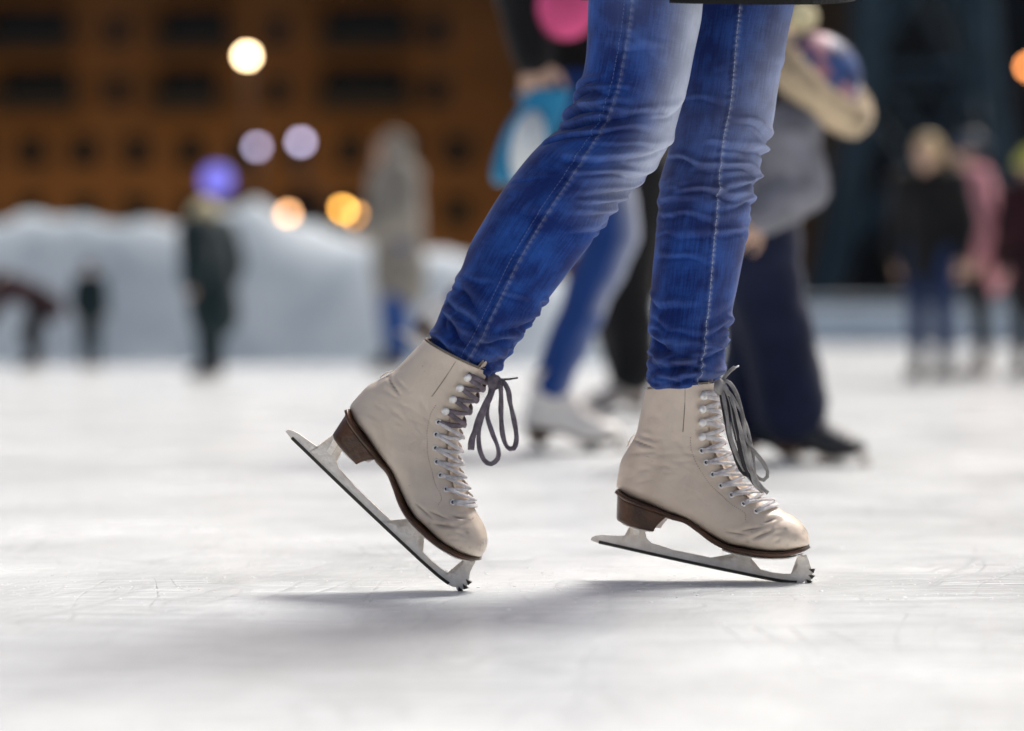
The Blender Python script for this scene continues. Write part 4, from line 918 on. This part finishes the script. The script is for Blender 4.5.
# ------------------------------------------------------------------ skaters behind
AD = 7.25
a0 = at(600, 451, AD)
pa = Person(a0.x - .05, AD, 1.66, 0, bend=.16, kneR=(.05, -.055, .335), ankR=(-.055, -.055, .108), kneL=(-.035, .05, .33), ankL=(-.20, .05, .22),
            elR=(-.07, -.15, .66), wrR=(-.068, -.17, .575))
pa.J['elR'] = at(514, -50, AD - .2); pa.J['wrR'] = at(532, 56, AD - .25)
pa.body('skater in faded blue jeans, white skates and black coat directly behind the nearer knee', grip=1.0)
pa.jacket('coat', M['black_cloth'], 1.1, .43, flare=1.1)
M['white_leather'] = mat('white_leather', (.86, .82, .77), .4, var=.06, vscale=25)
mA = denim_material('worn_denim', (.012, .045, .20), (.03, .10, .36), (.55, .58, .65))
jn = pa.trousers('jeans', mA, .6)
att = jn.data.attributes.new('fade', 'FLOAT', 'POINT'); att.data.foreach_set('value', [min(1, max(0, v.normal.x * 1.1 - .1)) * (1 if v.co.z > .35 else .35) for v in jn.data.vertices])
pa.skates(M['white_leather'], 1.0, pitch={'L': R(38)}); pa.hair(M['hair_dark'], .12); pa.hat('knit_hat', M['slate_cloth'])
def bag():
    w = pa.J['wrR'] + (pa.J['wrR'] - pa.J['elR']).normalized() * .10
    c = at(529, 136, w.y); root = empty('bag', (c.x, c.y, c.z - .11)); tag(root, 'turquoise and white bag hanging from the hand of the skater in faded jeans', 'bag')
    b = MB(); rows = []
    for u in np.linspace(0, 1, 16):
        z = c.z - .115 + .23 * u; a = .064 * math.sin(PI * (.16 + .62 * u)) ** .6 * (1 - max(0, .12 - u) * 2); t = .045 * (1 - .55 * u); tilt = .11 * (u - .5)
        rows.append([(c.x + tilt + a * math.copysign(abs(math.cos(q)) ** .85, math.cos(q)) + .004 * noise.noise(Vector((q * 2, u * 5, 1))), c.y + t * math.copysign(abs(math.sin(q)) ** .6, math.sin(q)), z) for q in (2*PI*j/36 for j in range(36))])
    b.grid(rows, 0, True, True, True); m = mat('turquoise_bag', (.02, .26, .48), .5, var=.15, vscale=12); bd = b.build('bag_body', m, root)
    b = MB(); rows = []
    for u in np.linspace(0, 1, 12):
        an = u * PI; rows.append([(c.x - .004 + .056 * math.cos(an) * .8, c.y - .052 + q * .004 + .02*max(0, math.sin(an)-1), c.z - .03 + v * .085 * math.sin(an) + .05*math.cos(an)*.5) for q, v in ((0, -1), (0, 1), (1, 1), (1, -1))])
    b.grid(rows, 0, True, True, True); b.build('front_panel', mat('white_panel', (.75, .8, .82), .5), bd)
    b = MB(); top = Vector((c.x + .02, c.y, c.z + .105)); hd = Vector((w.x, w.y, w.z))
    for sg in (-1, 1): b.tube(crom([(top.x - .05, top.y + sg*.012, top.z), (hd.x - .02, hd.y + sg * .008, hd.z - .01), (hd.x, hd.y, hd.z + .006), (hd.x + .02, hd.y + sg*.008, hd.z - .01), (top.x + .04, top.y + sg*.012, top.z)], 20), .005, 8)
    b.build('handle', m, root)
bag()
def purse():
    y = pa.J['pelvis'].y - .27; c = at(566, 8, y); m = M['hotpink_cloth']; root = empty('purse', (c.x, c.y, c.z - .075)); tag(root, 'round hot pink purse at the hip of the skater in faded jeans', 'purse')
    v, f = ell(c, (.078, .040, .078)); bd = mk('purse_body', v, f, m, root)
    b = MB(); sh = pa.J['shR'] + Vector((.02, -.03, .075)); b.tube(crom([(c.x - .06, c.y, c.z + .04), (sh.x - .05, sh.y - .05, sh.z - .25), tuple(sh), (sh.x + .06, sh.y - .06, sh.z - .22), (c.x + .06, c.y, c.z + .04)], 30), .007, 8); b.build('strap', m, root)
purse()

BD = 10.2
b0 = at(628, 414, BD)
pb = Person(b0.x + .02, BD, 1.60, PI, bend=.30, kneR=(.05, .06, .30), elL=(.02, .15, .62), wrL=(.10, .13, .56), skate=.95)
_h = at(566, 14, BD); pb.J['head'] = _h; pb.J['neck'] = Vector((_h.x + .06, BD, _h.z - .13)); pb.J['chest'] = Vector((_h.x + .17, BD, _h.z - .36))
for _s, _o in (('L', -.16), ('R', .16)): pb.J['sh' + _s] = Vector((_h.x + .09, BD + _o, _h.z - .19)); pb.J['el' + _s] = Vector((_h.x + .12, BD + _o*1.2, _h.z - .46)); pb.J['wr' + _s] = Vector((_h.x + .06, BD + _o, _h.z - .66))
pb.body('skater in black with a slate knit hat leaning forward behind the faded jeans'); pb.jacket('jacket', M['black_cloth'], 1.2, .47, seed=2); pb.trousers('trousers', M['black_cloth'], 3.2); pb.skates(M['leather_dull'], .95); pb.hat('knit_hat', M['slate_cloth'])

CD = 6.56
c0 = at(783, 464, CD)
pc = Person(c0.x - .03, CD, 1.22, R(-18), bend=.50, side=0, headrot=.25, pelvis=(-.085, 0, .50), hipL=(-.09, .052, .475), hipR=(-.09, -.052, .475), kneL=(.02, .08, .285), ankL=(-.02, .10, .115), kneR=(.03, -.05, .29), ankR=(.025, -.055, .115),
            elL=(.17, .13, .56), wrL=(.22, .08, .46), elR=(.17, -.15, .53), wrR=(.17, -.09, .43), skate=.86)
def _c(px, py, o=0): return at(px, py, CD + o)
pc.J.update(pelvis=_c(752, 232), chest=_c(772, 172, -.02), neck=_c(792, 118, -.05), head=_c(812, 88, -.07), shL=_c(786, 134, .09), shR=_c(790, 136, -.16), elL=_c(794, 190, .12), elR=_c(803, 188, -.16), wrL=_c(764, 214, -.06), wrR=_c(762, 218, -.20),
            hipL=_c(752, 245, .06), hipR=_c(752, 245, -.06), kneL=_c(760, 335, .08), kneR=_c(778, 335, -.06), ankL=_c(752, 408, .10), ankR=_c(793, 414, -.06))
for _s in 'LR': pc.J['ank' + _s].z = ANK.z * .86
pc.Rh = Matrix.Rotation(R(-30), 3, 'Z') @ Matrix.Rotation(R(46), 3, 'Y')
pc.body('child in grey jacket and fur brimmed hat bending forward behind the straight leg')
pc.jacket('jacket', M['grey_cloth'], 1.25, .50, seed=7); pc.trousers('trousers', M['navy_cloth'], 3.3, cuff=1.25); pc.skates(M['leather_dark'], .86)
mh = bpy.data.materials.new('patterned_knit'); mh.use_nodes = True
_n = mh.node_tree; _v = _n.nodes.new('ShaderNodeTexVoronoi'); _v.inputs['Scale'].default_value = 26; _t = _n.nodes.new('ShaderNodeTexCoord'); _r = _n.nodes.new('ShaderNodeValToRGB'); _r.color_ramp.interpolation = 'CONSTANT'
_n.links.new(_t.outputs['Object'], _v.inputs['Vector']); _n.links.new(_v.outputs['Color'], _r.inputs[0]); _e = _r.color_ramp.elements; _e[0].color = (.02, .04, .14, 1); _e[1].position = .35; _e[1].color = (.45, .22, .28, 1); _q = _e.new(.6); _q.color = (.03, .08, .25, 1); _q = _e.new(.8); _q.color = (.5, .48, .52, 1)
_n.links.new(_r.outputs[0], _n.nodes['Principled BSDF'].inputs['Base Color'])
pc.hat('fur_hat', mh, brim=(M['fur'], .034, 1.22), pom=(M['cream_cloth'], .035, at(803, 18, CD - .10)), big=1.35); pc.hair(M['hair_dark'], .06)

# far left
pg = Person(at(398, 372, 20.3).x, 20.3, 1.70, R(195), bend=.05, elL=(.03, .15, .66), wrL=(.12, .10, .60), elR=(.03, -.15, .66), wrR=(.12, -.10, .60), skate=1.05)
pg.body('skater in a hooded grey beige parka and blue jeans in front of the snow bank'); pg.jacket('parka', M['khaki_cloth'], 3.0, .38, flare=1.05, seed=4); pg.trousers('jeans', M['blue_cloth'], 2.2); pg.skates(M['leather_dark'], 1.05, lo='lace_black', hi='lace_black')
hd, fw, up = pg.J['head'], pg.Rh @ Vector((1, 0, 0)), pg.Rh @ Vector((0, 0, 1))
fuse('hood', [ell(hd - fw*.035 + up*.012, (.115, .118, .135), pg.Rh), capsule(hd - fw*.06 - up*.06, pg.J['neck'] - fw*.03, .095, .11)], M['khaki_cloth'], pg.o, vox=.012, fold=.005)
ph = Person(at(212, 379, 17.5).x, 17.5, 1.10, R(150), bend=.10, elL=(-.02, .17, .66), wrL=(-.02, .21, .55), skate=.72)
ph.body('child in a black coat and pale yellow hat standing before the snow bank'); ph.jacket('coat', M['teal_cloth'], 4.0, .38, seed=5, flare=1.1); ph.trousers('trousers', M['teal_cloth'], 1.3); ph.skates(M['leather_dark'], .72, lo='lace_black', hi='lace_black'); ph.hat('knit_hat', M['cream_cloth'], big=1.15); ph.hair(M['hair_blond'], .06)
pi_ = Person(at(90, 369, 21.5).x, 21.5, .83, R(80), skate=.60)
pi_.body('small child in dark clothes, seen from behind at the snow bank', eyes=True); pi_.jacket('coat', M['teal_cloth'], 1.0, .42, seed=6); pi_.trousers('trousers', M['teal_cloth'], 1.2); pi_.skates(M['leather_dark'], .60, lo='lace_black', hi='lace_black'); pi_.hat('knit_hat', M['teal_cloth'])
pj = Person(at(36, 369, 21.5).x, 21.5, 1.02, R(180), bend=1.05, kneL=(.05, .08, .29), kneR=(.03, -.08, .29), pelvis=(-.04, 0, .50), hipL=(-.04, .05, .48), hipR=(-.04, -.05, .48), elL=(.30, .13, .52), wrL=(.36, .10, .38), elR=(.30, -.13, .52), wrR=(.36, -.10, .38), skate=.68)
pj.body('child in black and maroon bent double at the snow bank, at the left edge'); pj.jacket('jacket', M['maroon_cloth'], 2.6, .48, seed=8); pj.trousers('trousers', M['black_cloth'], 2.5); pj.skates(M['leather_dark'], .68, lo='lace_black', hi='lace_black'); pj.hat('knit_hat', M['black_cloth'])
# far right
pd = Person(at(932, 383, 16.3).x, 16.3, 1.42, R(-120), bend=.10, headrot=.1, kneL=(.06, .07, .30), skate=.9)
pd.body('blond skater in black jacket and navy jeans by the far boards'); pd.jacket('jacket', M['black_cloth'], 1.5, .47, seed=9); pd.trousers('jeans', M['darknavy_jeans'], .7); pd.skates(M['leather_dark'], .9, lo='lace_black', hi='lace_black'); pd.hair(M['hair_blond'], .13)
pe = Person(at(984, 380, 17.2).x, 17.2, 1.50, R(170), bend=.12, elR=(.06, -.15, .66), wrR=(.15, -.11, .60), skate=.92)
pe.body('skater in a pink jacket and black leggings beside the blond skater'); pe.jacket('jacket', M['pink_cloth'], 1.3, .44, seed=10); pe.trousers('leggings', M['black_cloth'], .4); pe.skates(M['leather_dull'], .92); pe.hair(M['hair_dark'], .08); pe.hat('knit_hat', M['slate_cloth'])
pf = Person(at(1034, 382, 16.7).x, 16.7, 1.36, R(100), bend=.04, skate=.9)
pf.body('skater in a lime knit hat cut by the right edge of the picture'); pf.jacket('jacket', M['maroon_cloth'], 1.4, .46, seed=12); pf.trousers('trousers', M['black_cloth'], 1.0); pf.skates(M['leather_dark'], .9, lo='lace_black', hi='lace_black'); pf.hat('knit_hat', M['lime_cloth'], big=1.15)

# shaved ice crumbs around the skates
def crumbs():
    rng = random.Random(3); mb = MB()
    for _ in range(520):
        x = rng.uniform(-.75, .75); y = 3.45 + rng.gauss(0, .22) ; r = abs(rng.gauss(0, .0007)) + .0004
        v, f = capsule((0, 0, -1e-5), (0, 0, 1e-5), 1, 1, n=5); mb.add([(x + p[0]*r*rng.uniform(.8, 1.9), y + p[1]*r*1.2, p[2]*r*.55) for p in v], f)
    return tag(mb.build('ice_shavings', mat('ice_crumb', (.85, .87, .88), .6)), 'fine white ice shavings scattered around the skates', 'ice shavings', kind='stuff')
crumbs()

# ------------------------------------------------------------------ light, sky, camera
EL, AZ = R(54), R(56)     # to the sun: mostly from the right, a little behind the skaters
to_sun = Vector((math.cos(EL) * math.cos(AZ), math.cos(EL) * math.sin(AZ), math.sin(EL)))
L = bpy.data.lights.new('floodlight', 'SUN'); L.energy = 1.95; L.angle = R(16); L.color = (1, .985, .955)
o = bpy.data.objects.new('sun', L); COL.objects.link(o); o.rotation_euler = (-to_sun).to_track_quat('-Z', 'Y').to_euler(); o.location = (5, 0, 8)
w = bpy.data.worlds.new('World'); S.world = w; w.use_nodes = True; nt = w.node_tree
sky = nt.nodes.new('ShaderNodeTexSky'); sky.sky_type = 'NISHITA'; sky.sun_disc = False; sky.dust_density = 8; sky.ozone_density = 0.3; sky.air_density = .8; sky.sun_elevation = EL; sky.sun_rotation = math.atan2(to_sun.x, to_sun.y)
nt.links.new(sky.outputs[0], nt.nodes['Background'].inputs[0]); nt.nodes['Background'].inputs[1].default_value = .075
cam = bpy.data.cameras.new('camera'); co_ = bpy.data.objects.new('camera', cam); COL.objects.link(co_)
co_.location = (0, 0, CAM_H); co_.rotation_euler = (PI/2 - PITCH, 0, 0); cam.lens = 100; cam.sensor_width = 36; cam.sensor_fit = 'HORIZONTAL'; cam.clip_end = 1500; cam.clip_start = .05
cam.dof.use_dof = True; cam.dof.focus_distance = 3.44; cam.dof.aperture_fstop = 2.35
S.camera = co_
S.view_settings.view_transform = 'Standard'; S.view_settings.look = 'None'; S.view_settings.gamma = 1; S.view_settings.exposure = 0.68
S.render.engine = 'CYCLES'; S.cycles.use_denoising = True; S.cycles.max_bounces = 6; S.cycles.sample_clamp_indirect = 6
